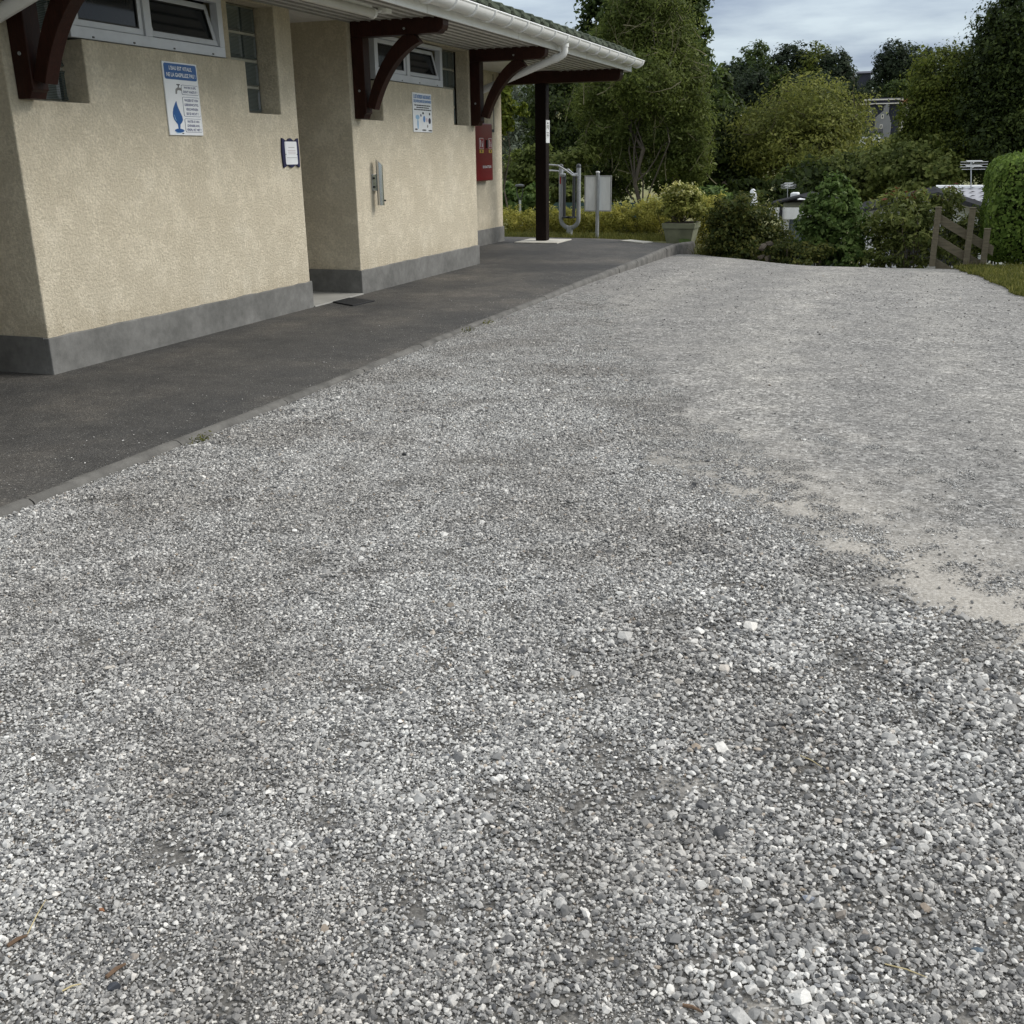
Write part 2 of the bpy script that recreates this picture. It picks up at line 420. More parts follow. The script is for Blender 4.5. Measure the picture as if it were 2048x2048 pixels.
leafmat('leaf_red', (0.07, 0.02, 0.012), (0.14, 0.04, 0.025), (0.2, 0.08, 0.04), 3.0)
leafmat('leaf_pot', (0.10, 0.12, 0.025), (0.22, 0.24, 0.055), (0.40, 0.39, 0.12), 4.0)
leafmat('leaf_cream', (0.5, 0.47, 0.16), (0.7, 0.67, 0.32), (0.8, 0.78, 0.5), 4.0)
leafmat('grass', (0.065, 0.081, 0.0168), (0.13, 0.1418, 0.036), (0.234, 0.2228, 0.072), 2.0)

# ------------------------------------------------------------------ object helpers
def tag(o, label=None, cat=None, group=None, kind=None):
    if label: o['label'] = label
    if cat: o['category'] = cat
    if group: o['group'] = group
    if kind: o['kind'] = kind
    return o

def empty(name, loc, label=None, cat=None, group=None):
    o = bpy.data.objects.new(name, None)
    o.empty_display_size = 0.2
    o.location = loc
    COL.objects.link(o)
    return tag(o, label, cat, group)

def wloc(o):
    v = Vector((0, 0, 0))
    while o is not None:
        v += o.location
        o = o.parent
    return v

class MB:
    def __init__(s):
        s.v = []; s.f = []
    def add(s, vs, fs):
        n = len(s.v)
        s.v += [tuple(p) for p in vs]
        s.f += [tuple(i + n for i in f) for f in fs]
        return s
    def box(s, x0, x1, y0, y1, z0, z1):
        vs = [(x0, y0, z0), (x1, y0, z0), (x1, y1, z0), (x0, y1, z0), (x0, y0, z1), (x1, y0, z1), (x1, y1, z1), (x0, y1, z1)]
        return s.add(vs, [(0, 3, 2, 1), (4, 5, 6, 7), (0, 1, 5, 4), (1, 2, 6, 5), (2, 3, 7, 6), (3, 0, 4, 7)])
    def prism(s, poly, axis, a, b):
        """poly: list of 2D points; axis 'x' -> (y,z), 'y' -> (x,z), 'z' -> (x,y)"""
        n = len(poly)
        def P(p, t):
            return {'x': (t, p[0], p[1]), 'y': (p[0], t, p[1]), 'z': (p[0], p[1], t)}[axis]
        vs = [P(p, a) for p in poly] + [P(p, b) for p in poly]
        fs = [tuple(range(n))[::-1], tuple(range(n, 2 * n))]
        fs += [(i, (i + 1) % n, n + (i + 1) % n, n + i) for i in range(n)]
        return s.add(vs, fs)
    def tube(s, pts, r, n=8, cap=True):
        pts = [Vector(p) for p in pts]
        k = len(pts)
        rs = r if isinstance(r, (list, tuple)) else [r] * k
        rings = []
        prev = None
        for i, p in enumerate(pts):
            t = (pts[min(i + 1, k - 1)] - pts[max(i - 1, 0)])
            if t.length < 1e-9: t = Vector((0, 0, 1))
            t.normalize()
            if prev is None:
                up = Vector((0, 0, 1)) if abs(t.z) < 0.9 else Vector((1, 0, 0))
                a = t.cross(up).normalized()
            else:
                a = (prev - t * prev.dot(t))
                a = a.normalized() if a.length > 1e-6 else t.orthogonal().normalized()
            prev = a
            bb = t.cross(a)
            rings.append([p + (a * math.cos(2 * math.pi * j / n) + bb * math.sin(2 * math.pi * j / n)) * rs[i] for j in range(n)])
        vs = [q for ring in rings for q in ring]
        fs = []
        for i in range(k - 1):
            for j in range(n):
                fs.append((i * n + j, i * n + (j + 1) % n, (i + 1) * n + (j + 1) % n, (i + 1) * n + j))
        if cap:
            fs.append(tuple(range(n))[::-1]); fs.append(tuple(range((k - 1) * n, k * n)))
        return s.add(vs, fs)
    def lathe(s, c, prof, n=16):
        vs = []; fs = []
        for r, zz in prof:
            for j in range(n):
                a = 2 * math.pi * j / n
                vs.append((c[0] + r * math.cos(a), c[1] + r * math.sin(a), c[2] + zz))
        for i in range(len(prof) - 1):
            for j in range(n):
                fs.append((i * n + j, i * n + (j + 1) % n, (i + 1) * n + (j + 1) % n, (i + 1) * n + j))
        fs.append(tuple(range(n))[::-1]); fs.append(tuple(range((len(prof) - 1) * n, len(prof) * n)))
        return s.add(vs, fs)
    def build(s, name, mat, parent=None, smooth=False, bevel=0.0, seg=2):
        off = wloc(parent) if parent is not None else Vector((0, 0, 0))
        me = bpy.data.meshes.new(name)
        me.from_pydata([(x - off.x, y - off.y, z - off.z) for x, y, z in s.v], [], s.f)
        bm = bmesh.new(); bm.from_mesh(me)
        bmesh.ops.recalc_face_normals(bm, faces=bm.faces)
        bm.to_mesh(me); bm.free()
        if smooth:
            me.polygons.foreach_set('use_smooth', [True] * len(me.polygons))
            try:
                me.set_sharp_from_angle(angle=math.radians(40))
            except Exception:
                pass
        me.materials.append(MATS[mat] if isinstance(mat, str) else mat)
        o = bpy.data.objects.new(name, me)
        COL.objects.link(o)
        if parent is not None:
            o.parent = parent
        if bevel:
            md = o.modifiers.new('bevel', 'BEVEL'); md.width = bevel; md.segments = seg; md.limit_method = 'ANGLE'
        return o

def box(name, mat, parent, x0, x1, y0, y1, z0, z1, bevel=0.0):
    return MB().box(x0, x1, y0, y1, z0, z1).build(name, mat, parent, bevel=bevel)

def np_mesh(name, V, F, mat, parent=None, loc=None):
    """V (n,3), F (m,k) numpy -> object"""
    off = np.array(wloc(parent)) if parent is not None else np.zeros(3)
    me = bpy.data.meshes.new(name)
    k = F.shape[1]
    me.vertices.add(len(V)); me.vertices.foreach_set('co', (V - off).astype(np.float32).ravel())
    me.loops.add(F.size); me.loops.foreach_set('vertex_index', F.astype(np.int32).ravel())
    me.polygons.add(len(F)); me.polygons.foreach_set('loop_start', np.arange(0, F.size, k, dtype=np.int32))
    try:
        me.polygons.foreach_set('loop_total', np.full(len(F), k, dtype=np.int32))
    except Exception:
        pass
    me.update(calc_edges=True)
    me.materials.append(MATS[mat])
    o = bpy.data.objects.new(name, me)
    COL.objects.link(o)
    if parent is not None: o.parent = parent
    return o

def copy_tree(o, parent=None):
    c = o.copy(); COL.objects.link(c); c.parent = parent
    for ch in list(o.children):
        copy_tree(ch, c)
    return c

TEXTC = {}
def text(parent, s, mat, x, yc, zc, w, h, bold=0.0, name='lettering'):
    """flat lettering on a wall facing +X, centred on yc, zc and fitted to w x h"""
    cu = bpy.data.curves.new('t', 'FONT'); cu.body = s; cu.align_x = 'CENTER'; cu.offset = bold
    cu.resolution_u = 3
    ob = bpy.data.objects.new('t', cu); COL.objects.link(ob)
    dg = bpy.context.evaluated_depsgraph_get()
    me0 = bpy.data.meshes.new_from_object(ob.evaluated_get(dg))
    vs = [v.co.copy() for v in me0.vertices]; fs = [tuple(p.vertices) for p in me0.polygons]
    bpy.data.objects.remove(ob); bpy.data.curves.remove(cu); bpy.data.meshes.remove(me0)
    xs = [v.x for v in vs]; ys = [v.y for v in vs]
    cx, cy = (min(xs) + max(xs)) / 2, (min(ys) + max(ys)) / 2
    sx, sy = w / (max(xs) - min(xs)), h / (max(ys) - min(ys))
    mb = MB(); mb.add([(x, yc + (v.x - cx) * sx, zc + (v.y - cy) * sy) for v in vs], fs)
    return mb.build(name, mat, parent)

def flat(parent, name, mat, x, pts):
    """thin printed shape on a wall facing +X, pts are (y,z)"""
    mb = MB(); mb.prism(pts, 'x', x, x + 0.0012)
    return mb.build(name, mat, parent)

def rrect(y0, y1, z0, z1, r, n=4):
    pts = []
    for cy, cz, a0 in ((y1 - r, z1 - r, 0), (y0 + r, z1 - r, 90), (y0 + r, z0 + r, 180), (y1 - r, z0 + r, 270)):
        for i in range(n + 1):
            a = math.radians(a0 + 90 * i / n)
            pts.append((cy + r * math.cos(a), cz + r * math.sin(a)))
    return pts

def ell(cy, cz, ry, rz, n=18):
    return [(cy + ry * math.cos(2 * math.pi * i / n), cz + rz * math.sin(2 * math.pi * i / n)) for i in range(n)]

# ------------------------------------------------------------------ ground shape
def sstep(a, b, t):
    q = np.clip((np.asarray(t, float) - a) / (b - a), 0, 1)
    return q * q * (3 - 2 * q)
_wav = [(rng.uniform(0.5, 3.5), rng.uniform(0, 6.28), rng.uniform(0, 6.28)) for _ in range(14)]
def wob(x, y):
    s = 0
    for k, a, p in _wav:
        s = s + np.sin(k * (x * math.cos(a) + y * math.sin(a)) + p)
    return s / 5.0
def G(x, y):
    x = np.asarray(x, float); y = np.asarray(y, float)
    base = -0.17 * np.clip((y - 9) / 10.6, 0, 1) ** 2
    yc = 16.6 + 2.4 * np.clip((-1.2 - x) / 2.2, 0, 1) ** 1.2
    drop = 0.10 * np.clip(y - yc, 0, None) ** 1.5
    return np.maximum(base - drop, -2.0) + 0.008 * wob(x, y) * sstep(-3.7, -3.0, x)
def T(x, y):
    x = np.asarray(x, float); y = np.asarray(y, float)
    zl = np.maximum(-0.06 - 0.09 * np.clip(y - 22.8, 0, None) ** 1.5, -2.0)
    zr = G(x, y) - 0.05
    z = zl + (zr - zl) * sstep(-4.1, -3.8, x)
    z = z + 2.0 * sstep(60, 130, y) + 4.5 * sstep(140, 215, y) + 12.0 * sstep(205, 290, y)
    return z

def grid(name, xs, ys, zf, mat):
    X, Y = np.meshgrid(xs, ys)
    V = np.stack([X, Y, zf(X, Y)], -1).reshape(-1, 3)
    nx, ny = len(xs), len(ys)
    i = np.arange(nx - 1)[None, :] + nx * np.arange(ny - 1)[:, None]
    F = np.stack([i, i + 1, i + 1 + nx, i + nx], -1).reshape(-1, 4)
    o = np_mesh(name, V, F, mat)
    o.data.polygons.foreach_set('use_smooth', [True] * len(o.data.polygons))
    return o

xs = np.unique(np.concatenate([np.linspace(-700, -40, 34), np.linspace(-40, -12, 15), np.linspace(-12, 12, 81), np.linspace(12, 40, 15), np.linspace(40, 700, 34)]))
ys = np.unique(np.concatenate([np.linspace(-90, -8, 12), np.linspace(-8, 40, 161), np.linspace(40, 320, 71), np.linspace(320, 1400, 25)]))
tag(grid('terrain', xs, ys, T, 'meadow'), kind='structure')

# gravel yard
edge_x = lambda y: np.interp(y, [-6, 9, 12.6, 14.7, 15.9, 16.6, 18, 23], [1.9, 1.75, 1.42, 1.2, 0.98, 0.85, 0.9, 1.0])
us = np.linspace(0, 1, 60); ys = np.linspace(-5, 22.6, 277)
U, Y = np.meshgrid(us, ys)
X = -3.78 + U * (edge_x(Y) + 0.25 + 3.78)
V = np.stack([X, Y, G(X, Y)], -1).reshape(-1, 3)
nx = len(us); i = np.arange(nx - 1)[None, :] + nx * np.arange(len(ys) - 1)[:, None]
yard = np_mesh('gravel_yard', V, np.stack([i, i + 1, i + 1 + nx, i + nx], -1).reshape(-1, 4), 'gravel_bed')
yard.data.polygons.foreach_set('use_smooth', [True] * len(yard.data.polygons))
tag(yard, kind='structure')

def seg_d(x, y, pts):
    d = np.full(np.shape(x), 1e9); s = np.zeros(np.shape(x))
    for (x0, y0, w0), (x1, y1, w1) in zip(pts[:-1], pts[1:]):
        t = np.clip(((x - x0) * (x1 - x0) + (y - y0) * (y1 - y0)) / ((x1 - x0) ** 2 + (y1 - y0) ** 2), 0, 1)
        dd = np.hypot(x - x0 - t * (x1 - x0), y - y0 - t * (y1 - y0)) / (w0 + t * (w1 - w0))
        d = np.minimum(d, dd)
    return d
BAND = [(1.5, 2.95, .3), (0.62, 3.5, .27), (0.15, 3.85, .26), (-0.2, 4.35, .22), (-0.5, 4.75, .16), (-1.1, 5.2, .1)]
SPOTS = [(-0.13, 1.58, .09), (0.33, 1.66, .10), (-0.36, 2.35, .10), (0.0, 1.62, .05), (-1.0, 1.75, .05), (-0.95, 3.0, .06)]
YB = ([-3.8, -2.6, -1.1, -0.5, -0.2, 0.15, 0.62, 1.5], [16, 8.6, 5.25, 4.75, 4.35, 3.85, 3.45, 2.9])
def dust(x, y):
    t = y - np.interp(x, *YB) + .10 * wob(x * 3.1, y * 3.1)
    d = np.where(t < 0, np.exp(-(np.abs(t) / .3) ** 1.4), np.exp(-(np.abs(t) / 1.0) ** 1.2)) * np.interp(x, [-2.8, -1.9, -1.1, -0.4, 0.2, 0.8], [.08, .28, .52, .85, 1.0, 1.05])
    for sx, sy, r in SPOTS:
        d = np.maximum(d, 0.8 * np.clip(1.3 - np.hypot(x - sx, y - sy) / r, 0, 1))
    return d
at = yard.data.attributes.new('dust', 'FLOAT', 'POINT')
at.data.foreach_set('value', dust(V[:, 0], V[:, 1]).astype(np.float32))
def pale(x, y):
    a = np.exp(-((x - np.interp(y, [5, 7, 10, 16], [-2.1, -2.4, -2.8, -2.6])) / .42) ** 2)
    b_ = np.exp(-((x - np.interp(y, [5, 8, 12, 17], [-0.5, -1.0, -1.0, -0.7])) / .5) ** 2)
    c_ = np.exp(-((x - np.interp(y, [4, 10, 17], [1.0, 0.45, 0.4])) / .35) ** 2)
    return np.clip(.9 * a + b_ + .7 * c_, 0, 1) * sstep(4.5, 7.0, y)
at = yard.data.attributes.new('pale', 'FLOAT', 'POINT')
at.data.foreach_set('value', pale(V[:, 0], V[:, 1]).astype(np.float32))
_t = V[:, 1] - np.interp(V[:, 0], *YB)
gap_shade = .85 * (1 - sstep(-.4, .3, _t)) * (1 - sstep(4.5, 8.5, V[:, 1])) * (1 - np.clip(dust(V[:, 0], V[:, 1]) * 1.3, 0, 1))  # mask of the painted gap shade, near loose gravel only
at = yard.data.attributes.new('gap_shade', 'FLOAT', 'POINT')
at.data.foreach_set('value', gap_shade.astype(np.float32))

# asphalt walkway with its door slab
walk = MB()
outl = [(-9.2, -5), (-3.86, -5), (-3.86, 19.42), (-4.02, 19.5), (-4.4, 19.75), (-5.0, 20.2), (-5.7, 20.45), (-7.6, 20.6), (-9.2, 20.6)]
walk.prism(outl, 'z', -0.2, 0.0)
walkway = walk.build('asphalt_walkway', 'asphalt')
tag(walkway, kind='structure')
MB().box(-6.92, -6.06, 19.02, 19.95, 0.0, 0.022).build('post_pad', 'pale_concrete', walkway, bevel=0.006)
MB().prism([(-5.05, 19.82), (-4.5, 19.36), (-4.36, 19.6), (-4.9, 20.05)], 'z', 0.0, 0.018).build('concrete_cover', 'pale_concrete', walkway)

# kerb of single kerbstones
kerb = empty('kerb', (-3.81, 8, 0))
tag(kerb, 'long low concrete kerb between the asphalt walkway and the gravel', 'kerb')
yk = -4.2
kp = []
while yk < 19.3:
    ln = 1.115
    kp.append((yk, min(yk + ln, 19.62)))
    yk += ln
for n, (a, e) in enumerate(kp):
    r_ = random.Random(n)
    mb = MB(); k = 7
    ringn = 10
    vs = []
    for i in range(k):
        y = a + 0.006 + (e - a - 0.012) * i / (k - 1)
        cx = -3.815 + 0.012 * math.sin(y * 1.3) + r_.uniform(-.004, .004)
        if y > 18.8: cx += (y - 18.8) ** 2 * 0.28
        w = 0.053
        sec = [(-w, -0.35), (-w, -0.006), (-w * .75, 0.022), (-w * .3, 0.032), (w * .3, 0.032), (w * .75, 0.018), (w, -0.012), (w * 1.05, -0.35)]
        for (px, pz) in sec:
            vs.append((cx + px + r_.uniform(-.003, .003), y, pz + r_.uniform(-.003, .003)))
    q = 8; fs = []
    for i in range(k - 1):
        for j in range(q):
            fs.append((i * q + j, i * q + (j + 1) % q, (i + 1) * q + (j + 1) % q, (i + 1) * q + j))
    fs.append(tuple(range(q))[::-1]); fs.append(tuple(range((k - 1) * q, k * q)))
    mb.add(vs, fs).build('kerbstone', 'kerb_concrete', kerb, smooth=True)

# ------------------------------------------------------------------ gravel stones (uncountable)
def hull_stone(seed, npt=18, flat_=(1.0, 0.8, 0.55)):
    r_ = np.random.default_rng(seed)
    bm = bmesh.new()
    for _ in range(npt):
        p = r_.normal(size=3); p /= np.linalg.norm(p); p *= r_.uniform(0.82, 1.0)
        bm.verts.new((p[0] * flat_[0], p[1] * flat_[1], p[2] * flat_[2]))
    res = bmesh.ops.convex_hull(bm, input=bm.verts)
    loose = [v for v in bm.verts if not v.link_faces]
    bmesh.ops.delete(bm, geom=loose, context='VERTS')
    bmesh.ops.triangulate(bm, faces=bm.faces)
    bm.verts.index_update()
    V = np.array([v.co[:] for v in bm.verts]); F = np.array([[v.index for v in f.verts] for f in bm.faces])
    bm.free()
    return V, F
BASE = [hull_stone(100 + i, 15 + i % 6, (1.0, random.uniform(.65, .95), random.uniform(.42, .7))) for i in range(16)]
def rotm(a, b_, c):
    return np.array(Euler((a, b_, c)).to_matrix())
stone_col = bpy.data.collections.new('gravel_prototypes')
def proto(name, V, F):
    me = bpy.data.meshes.new(name)
    me.from_pydata(V.tolist(), [], F.tolist())
    me.materials.append(MATS['stone'])
    o = bpy.data.objects.new(name, me)
    stone_col.objects.link(o)
NCL = 10
for ci in range(NCL):
    Vs, Fs, n = [], [], 0
    r_ = np.random.default_rng(300 + ci)
    for k in range(150):
        rad = 0.045 * math.sqrt(-2 * math.log(1 - r_.uniform(0, .97))); ang = r_.uniform(0, 6.283)
        d = 0.0050 * math.exp(r_.normal(0, 0.34))
        bv, bf = BASE[r_.integers(16)]
        v = bv @ rotm(r_.normal(0, .35), r_.normal(0, .35), r_.uniform(0, 6.28)).T * d
        v = v + np.array([rad * math.cos(ang), rad * math.sin(ang), d * r_.uniform(0.0, 0.6) + r_.uniform(0, 0.0035)])
        Vs.append(v); Fs.append(bf + n); n += len(v)
    proto('cluster_%02d' % ci, np.concatenate(Vs), np.concatenate(Fs))
for si in range(8):
    bv, bf = BASE[si * 2]
    proto('single_%02d' % si, bv * 0.5, bf)

ng = bpy.data.node_groups.new('scatter_stones', 'GeometryNodeTree')
ng.interface.new_socket('Geometry', in_out='INPUT', socket_type='NodeSocketGeometry')
ng.interface.new_socket('Geometry', in_out='OUTPUT', socket_type='NodeSocketGeometry')
gi = ng.nodes.new('NodeGroupInput'); go = ng.nodes.new('NodeGroupOutput')
ciN = ng.nodes.new('GeometryNodeCollectionInfo')
ciN.inputs['Collection'].default_value = stone_col
ciN.inputs['Separate Children'].default_value = True
ciN.inputs['Reset Children'].default_value = True
iop = ng.nodes.new('GeometryNodeInstanceOnPoints')
iop.inputs['Pick Instance'].default_value = True
def natt(nm, dt):
    n = ng.nodes.new('GeometryNodeInputNamedAttribute'); n.data_type = dt; n.inputs['Name'].default_value = nm
    return n.outputs['Attribute']
ng.links.new(gi.outputs[0], iop.inputs['Points'])
ng.links.new(ciN.outputs[0], iop.inputs['Instance'])
ng.links.new(natt('variant', 'INT'), iop.inputs['Instance Index'])
ng.links.new(natt('turn', 'FLOAT_VECTOR'), iop.inputs['Rotation'])
ng.links.new(natt('size', 'FLOAT_VECTOR'), iop.inputs['Scale'])
ng.links.new(iop.outputs[0], go.inputs[0])

def scatter(name, P, var, rot, scl, label, cat):
    me = bpy.data.meshes.new(name)
    me.vertices.add(len(P)); me.vertices.foreach_set('co', np.asarray(P, np.float32).ravel())
    a = me.attributes.new('variant', 'INT', 'POINT'); a.data.foreach_set('value', np.asarray(var, np.int32))
    a = me.attributes.new('turn', 'FLOAT_VECTOR', 'POINT'); a.data.foreach_set('vector', np.asarray(rot, np.float32).ravel())
    a = me.attributes.new('size', 'FLOAT_VECTOR', 'POINT'); a.data.foreach_set('vector', np.asarray(scl, np.float32).ravel())
    me.materials.append(MATS['stone'])
    o = bpy.data.objects.new(name, me); COL.objects.link(o)
    md = o.modifiers.new('scatter', 'NODES'); md.node_group = ng
    return tag(o, label, cat, kind='stuff')

def behind_band(x, y):
    # 1 on the compacted side (beyond the sandy band), 0 on the loose gravel side
    yb = np.interp(x, *YB)
    wd = np.interp(x, [-2.6, -1.2, -0.2, 0.5], [2.8, 1.8, .8, .6])
    return sstep(-0.12, 1.0, (y - yb + .12 * wob(x * 2.3, y * 2.3)) / wd)
def coarse(x, y):
    return np.clip(sstep(-1.5, 0.1, x + 0.12 * (y - 2)) * (1 - sstep(3.2, 5.0, y - 0.2 * x)) + 0.12 * wob(x * 1.7, y * 1.7), 0, 1)
gxx, gyy = np.meshgrid(np.arange(-3.74, 1.75, .052), np.arange(0.5, 13.2, .052))
cx = gxx.ravel() + rng.uniform(-.026, .026, gxx.size); cy = gyy.ravel() + rng.uniform(-.026, .026, gxx.size)
N = len(cx); A = N * .052 ** 2
co = coarse(cx, cy); bh = behind_band(cx, cy); du = dust(cx, cy)
s = (0.86 + 0.48 * co) * np.exp(rng.normal(0, 0.16, N))
s = s * (1 + 0.045 * np.clip(cy - 4, 0, 8)) * (1 - .42 * np.maximum(np.clip(bh * 1.6, 0, 1), sstep(5.5, 10, cy)))
cover = 2.5 * np.clip(1 - 1.25 * bh + .25 * bh * (1 - bh) * wob(cx * 4, cy * 4), 0, 1) * np.clip(1 - .95 * du, 0.08, 1) * (1 - sstep(6.0, 13.0, cy + .3 * wob(cx * 3, cy * 3)))
lam = cover / (0.0127 * s ** 2)
keep = (rng.uniform(0, 1, N) < lam * A / N) & (cx < edge_x(cy) - 0.05)
P = np.stack([cx, cy, G(cx, cy)], 1)[keep]
n = len(P)
rot = np.stack([np.zeros(n), np.zeros(n), rng.uniform(0, 6.283, n)], 1)
s1 = s[keep]
scatter('gravel_stones', P, rng.integers(0, NCL, n), rot, np.stack([s1, s1, s1], 1), 'loose grey gravel stones covering the yard', 'gravel')
# finer grit filling the gaps
N = 40000
cx = rng.uniform(-3.74, 1.75, N); cy = 0.5 + rng.uniform(0, 1, N) * 6.0
s = 0.55 * np.exp(rng.normal(0, 0.15, N))
lam = (0.4 * (1 - 0.6 * behind_band(cx, cy)) * (1 - 0.6 * dust(cx, cy)) * (1 - sstep(4.5, 6.5, cy))) / (0.0127 * s ** 2)
keep = rng.uniform(0, 1, N) < lam * 5.49 * 6.0 / N
P = np.stack([cx, cy, G(cx, cy) - .0005], 1)[keep]; n = len(P); s1 = s[keep]
scatter('gravel_grit', P, rng.integers(0, NCL, n), np.stack([np.zeros(n), np.zeros(n), rng.uniform(0, 6.283, n)], 1), np.stack([s1, s1, s1], 1), 'fine grit between the loose gravel stones', 'gravel')
# single small stones pressed into the compacted part
N = 60000
cx = rng.uniform(-3.6, 1.7, N); cy = 2.6 + rng.uniform(0, 1, N) * 9.0
bh = behind_band(cx, cy); tt = cy - np.interp(cx, *YB)
q = (rng.uniform(0, 1, N) < bh * (.25 + .75 * np.exp(-np.clip(tt, 0, 9) / 1.2))) & (cx < edge_x(cy)) & (rng.uniform(0, 1, N) > .45 * np.clip(dust(cx, cy), 0, 1))
cx, cy = cx[q], cy[q]; n = len(cx)
dm = 0.0062 * np.exp(rng.normal(0, .36, n))
scatter('pressed_grit', np.stack([cx, cy, G(cx, cy) + dm * .12], 1), rng.integers(NCL, NCL + 8, n), np.stack([rng.normal(0, .25, n), rng.normal(0, .25, n), rng.uniform(0, 6.283, n)], 1), np.stack([dm * 1.2, dm * 1.1, dm], 1), 'small stones pressed into the compacted track', 'gravel')
# scattered larger stones
N = 9000
cx = rng.uniform(-3.72, 1.7, N); cy = 0.6 + 15 * rng.uniform(0, 1, N) ** 1.0
co = coarse(cx, cy); bh = behind_band(cx, cy)
dm = 0.0115 * np.exp(np.clip(np.abs(rng.normal(0, 0.33, N)), 0, .8)) * (0.85 + 0.3 * co) * (1 + .03 * np.clip(cy - 5, 0, 10))
kp_ = (cx < edge_x(cy)) & (rng.uniform(0, 1, N) < 0.30 + 0.7 * co + 0.25 * bh) & (rng.uniform(0, 1, N) > 0.35 * bh)
cx, cy, dm = cx[kp_], cy[kp_], dm[kp_]
n = len(cx)
P = np.stack([cx, cy, G(cx, cy) + dm * 0.28], 1)
rot = np.stack([rng.normal(0, .3, n), rng.normal(0, .3, n), rng.uniform(0, 6.283, n)], 1)
scatter('gravel_pebbles', P, rng.integers(NCL, NCL + 8, n), rot, np.stack([dm * 1.25, dm * 1.1, dm], 1), 'larger loose pebbles scattered over the gravel', 'gravel')
# grit strayed onto the asphalt, thickest along the kerb
N = 1500
cx = -3.88 - np.abs(rng.exponential(0.38, N)); cy = rng.uniform(1.5, 14, N)
q = cx > -6.0
cx, cy = cx[q], cy[q]; n = len(cx)
dm = 0.0062 * np.exp(rng.normal(0, .35, n))
rot = np.stack([rng.normal(0, .3, n), rng.normal(0, .3, n), rng.uniform(0, 6.283, n)], 1)
scatter('loose_grit', np.stack([cx, cy, 0.001 + dm * .2], 1), rng.integers(NCL, NCL + 8, n), rot, np.stack([dm, dm, dm], 1), 'pale loose grit strayed onto the dark asphalt', 'gravel')

# a few stones, twigs and straws one can point at
def loose_stone(u, v, d, mat_rgb, label, k):
    dd = RM @ Vector((u - 1024, v - 1024, 2055)); t = -CAM_H / dd.z
    x, y = dd.x * t, dd.y * t
    nm = 'loose_stone_colour_%d' % k
    plain(nm, mat_rgb, 0.85, vary=0.25, vs=60)
    bv, bf = BASE[(k * 5 + 3) % 16]
    mb = MB(); mb.add([(x + p[0] * d * .5, y + p[1] * d * .5, float(G(x, y)) + d * .22 + p[2] * d * .5) for p in bv], [tuple(f) for f in bf])
    o = mb.build('loose_stone', nm)
    tag(o, label, 'stone')
loose_stone(810, 913, 0.042, (0.03, 0.033, 0.035), 'small near-black stone lying alone on the gravel left of centre', 0)
loose_stone(1387, 972, 0.036, (0.07, 0.07, 0.072), 'dark grey stone at the left end of the sandy patch', 1)
loose_stone(1617, 1803, 0.034, (0.24, 0.26, 0.30), 'rounded blue-grey stone in the coarse gravel above the lower right corner', 2)
loose_stone(216, 1336, 0.034, (0.42, 0.39, 0.34), 'pale beige stone in the fine gravel near the left edge', 3)
loose_stone(1050, 1560, 0.030, (0.60, 0.59, 0.56), 'whitish stone on the gravel near the middle of the foreground', 4)
loose_stone(204, 1826, 0.022, (0.25, 0.11, 0.05), 'rust-brown pebble in the gravel near the lower left corner', 5)
loose_stone(230, 1983, 0.035, (0.045, 0.05, 0.06), 'flat slate-dark stone at the bottom left of the gravel', 6)
loose_stone(1955, 1905, 0.030, (0.09, 0.12, 0.15), 'dark bluish stone at the lower right of the gravel', 7)
loose_stone(590, 1065, 0.032, (0.66, 0.65, 0.62), 'flat white stone chip on the gravel below the kerb', 8)
def twig(name, u0, v0, u1, v1, r, mat, label, cat):
    pts = []
    for u, v in ((u0, v0), ((u0 + u1) / 2, (v0 + v1) / 2 - 3), (u1, v1)):
        dd = RM @ Vector((u - 1024, v - 1024, 2055)); t = (0.012 - CAM_H) / dd.z
        pts.append((dd.x * t, dd.y * t, float(G(dd.x * t, dd.y * t)) + 0.012))
    tag(MB().tube(pts, [r, r * 1.1, r * .6], 6).build(name, mat), label, cat)
twig('twig', 15, 1893, 55, 1872, 0.0042, 'twig', 'short brown twig on the gravel at the lower left edge', 'twig')
twig('twig', 213, 1957, 252, 1930, 0.0042, 'twig', 'brown twig on the gravel right of the lower left corner', 'twig')
twig('twig', 1365, 2008, 1405, 2022, 0.0034, 'twig', 'thin dark twig at the bottom edge of the gravel', 'twig')
twig('straw', 125, 1984, 163, 1970, 0.0016, 'straw', 'short yellow straw on the gravel near the bottom left', 'straw')
twig('straw', 55, 1870, 92, 1800, 0.0011, 'straw', 'long thin pale straw beside the twig at the left edge', 'straw')
twig('straw', 1770, 1925, 1855, 1952, 0.0013, 'straw', 'long pale straw on the coarse gravel at the lower right', 'straw')
twig('straw', 1600, 1512, 1645, 1536, 0.0012, 'straw', 'thin grey straw on the coarse gravel right of centre', 'straw')

# ------------------------------------------------------------------ the sanitary building
D = -6.10            # facade plane
SOF = 3.05           # soffit height
bld = empty('sanitary_building', (-7.5, 10, 0))
tag(bld, 'single-storey cream roughcast toilet block with white eaves and brown timber brackets', 'building')

